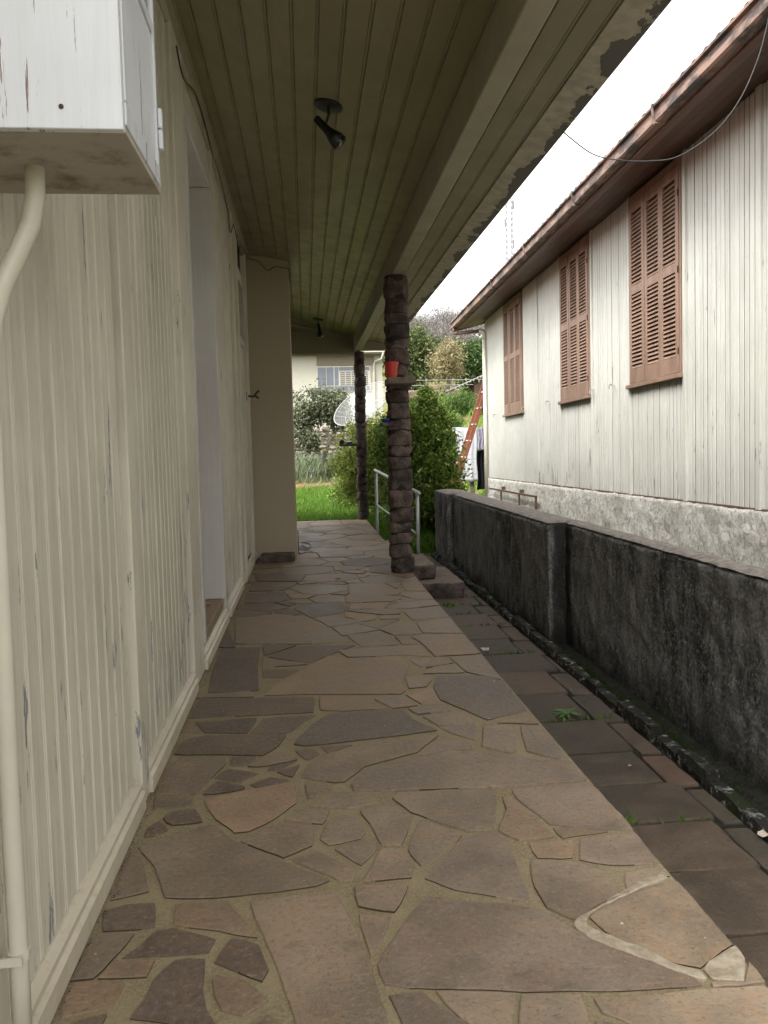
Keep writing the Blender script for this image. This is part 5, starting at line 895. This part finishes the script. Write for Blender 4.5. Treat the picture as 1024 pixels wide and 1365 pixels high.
for x, y in cs_: MB().tube([(x, y, 0), (x, y, tz)], .075, 4).obj('leg', tm, tw)
z = 0; mb = MB()
while z < tz-1.1:
    for k in range(4):
        a, b = cs_[k], cs_[(k+1) % 4]; mb.tube([(a[0], a[1], z), (b[0], b[1], z+1.1)], .045, 3, False).tube([(b[0], b[1], z), (a[0], a[1], z+1.1)], .045, 3, False)
    z += 1.1
mb.obj('bracing', tm, tw)
for z, dx in ((tz-1.5, .9), (tz-5, -.9), (tz-9, .8)): MB().tube([(dx, 0, z-.8), (dx, 0, z+.8)], .12, 6).obj('antenna', tm, tw)

# ------------------------------------------------------------------ small things on path and floor
wd = empty('weed', (1.56, 4.54, -.378)); tag(wd, 'rosette of narrow green leaves growing between the dark path slabs', 'plant')
wl = leaf_mat('weed_leaf', [(.08, .15, .05), (.16, .24, .10)], .25)
for k in range(15):
    a = 2*math.pi*k/15+random.uniform(-.2, .2); Ln = random.uniform(.07, .125); e = random.uniform(.25, .7); wdt = random.uniform(.009, .013)
    mb = MB(); dx, dy = math.cos(a), math.sin(a)
    for t, w_ in ((0, .3), (.35, .8), (.7, 1), (1, .05)):
        rr_ = Ln*t; h = Ln*e*(t-.75*t*t); mb.v += [(dx*rr_-dy*wdt*w_, dy*rr_+dx*wdt*w_, h+.004), (dx*rr_, dy*rr_, h), (dx*rr_+dy*wdt*w_, dy*rr_-dx*wdt*w_, h+.004)]
    mb.f = [(q*3+s, q*3+s+1, q*3+s+4, q*3+s+3) for q in range(3) for s in range(2)]
    link('leaf', mb.mesh(wl, False, False), wd)
pts = [(random.uniform(1.1, 1.8), yy+random.gauss(0, .01), -.385) for yy in (3.175, 4.455, 5.99, 7.49, 7.95, 6.98, 8.3) for _ in range(40) if random.random() < .6]
pts += [(1.45+random.gauss(0, .04), 7.95+random.gauss(0, .03), -.385) for _ in range(60)]
tag(blades('path_weeds', pts, (.015, .05), (.006, .014), L['grass'], .7), 'tiny weeds in the joints of the damp path', 'weeds', kind='stuff')
lit = plain('white_scrap', (.42, .41, .38), .8)
def scrap(name, x, y, z, r, m, label, cat, seed, fl=.012):
    random.seed(seed); mb = MB(); n = 9
    mb.v = [(0, 0, fl)]+[(math.cos(k*6.283/n)*r*random.uniform(.35, 1.1), math.sin(k*6.283/n)*r*random.uniform(.35, 1.1), random.uniform(0, fl*1.4)) for k in range(n)]
    mb.f = [(0, k+1, (k+1) % n+1) for k in range(n)]; o = mb.obj(name, m, None, (x, y, z)); md = o.modifiers.new('t', 'SOLIDIFY'); md.thickness = .002; tag(o, label, cat)
scrap('paper_scrap', 1.42, 6.11, -.376, .055, lit, 'crumpled white scrap on the path below the steps', 'litter', 1, .02)
scrap('dry_leaf', 1.87, 2.98, -.372, .03, plain('pale_leaf', (.55, .47, .38), .7), 'pale dry leaf on the path close to the kerb', 'leaf', 2, .018)
scrap('dry_leaf', 1.62, 3.75, -.376, .012, plain('pale_leaf2', (.55, .5, .42), .7), 'tiny pale leaf on a middle path slab', 'leaf', 4, .006)
scrap('pink_scrap', -.76, 5.62, .195, .06, plain('pink_paper', (.6, .25, .2), .7), 'pink scrap of paper lying on the white door sill', 'litter', 3, .015)
scrap('dry_leaf', .28, 7.62, .003, .035, plain('dark_leaf', (.05, .03, .02), .8), 'small dark leaf on the porch floor left of the nearest column', 'leaf', 6, .01)
random.seed(5); mb = MB()
for _ in range(120):
    x, y = random.uniform(-.6, 1.04), random.uniform(1.7, 8); z = .002
    if _ > 80: x, y, z = random.uniform(1.1, 1.82), random.uniform(2.2, 7.9), -.374
    r = random.uniform(.001, .003) if random.random() < .9 else .006
    mb.add([(x-r, y-r*.6, z), (x+r, y-r*.5, z), (x+r*.8, y+r*.6, z), (x-r*.7, y+r*.5, z), (x, y, z+r*.8)], [(0, 1, 4), (1, 2, 4), (2, 3, 4), (3, 0, 4)])
tag(mb.obj('debris', lit), 'tiny white crumbs scattered over the porch floor and path', 'debris', kind='stuff')
mb = MB()
for _ in range(420):
    y = random.uniform(1.8, 9.2); x = -.620+abs(random.gauss(0, .010)); z = .001; r = random.uniform(.001, .0035)
    mb.add([(x-r, y-r*.6, z), (x+r, y-r*.5, z), (x+r*.8, y+r*.6, z), (x-r*.7, y+r*.5, z), (x, y, z+r*.8)], [(0, 1, 4), (1, 2, 4), (2, 3, 4), (3, 0, 4)])
tag(mb.obj('dirt_crumbs', M['rockdark']), 'dark dirt crumbs gathered along the foot of the baseboard', 'debris', kind='stuff')
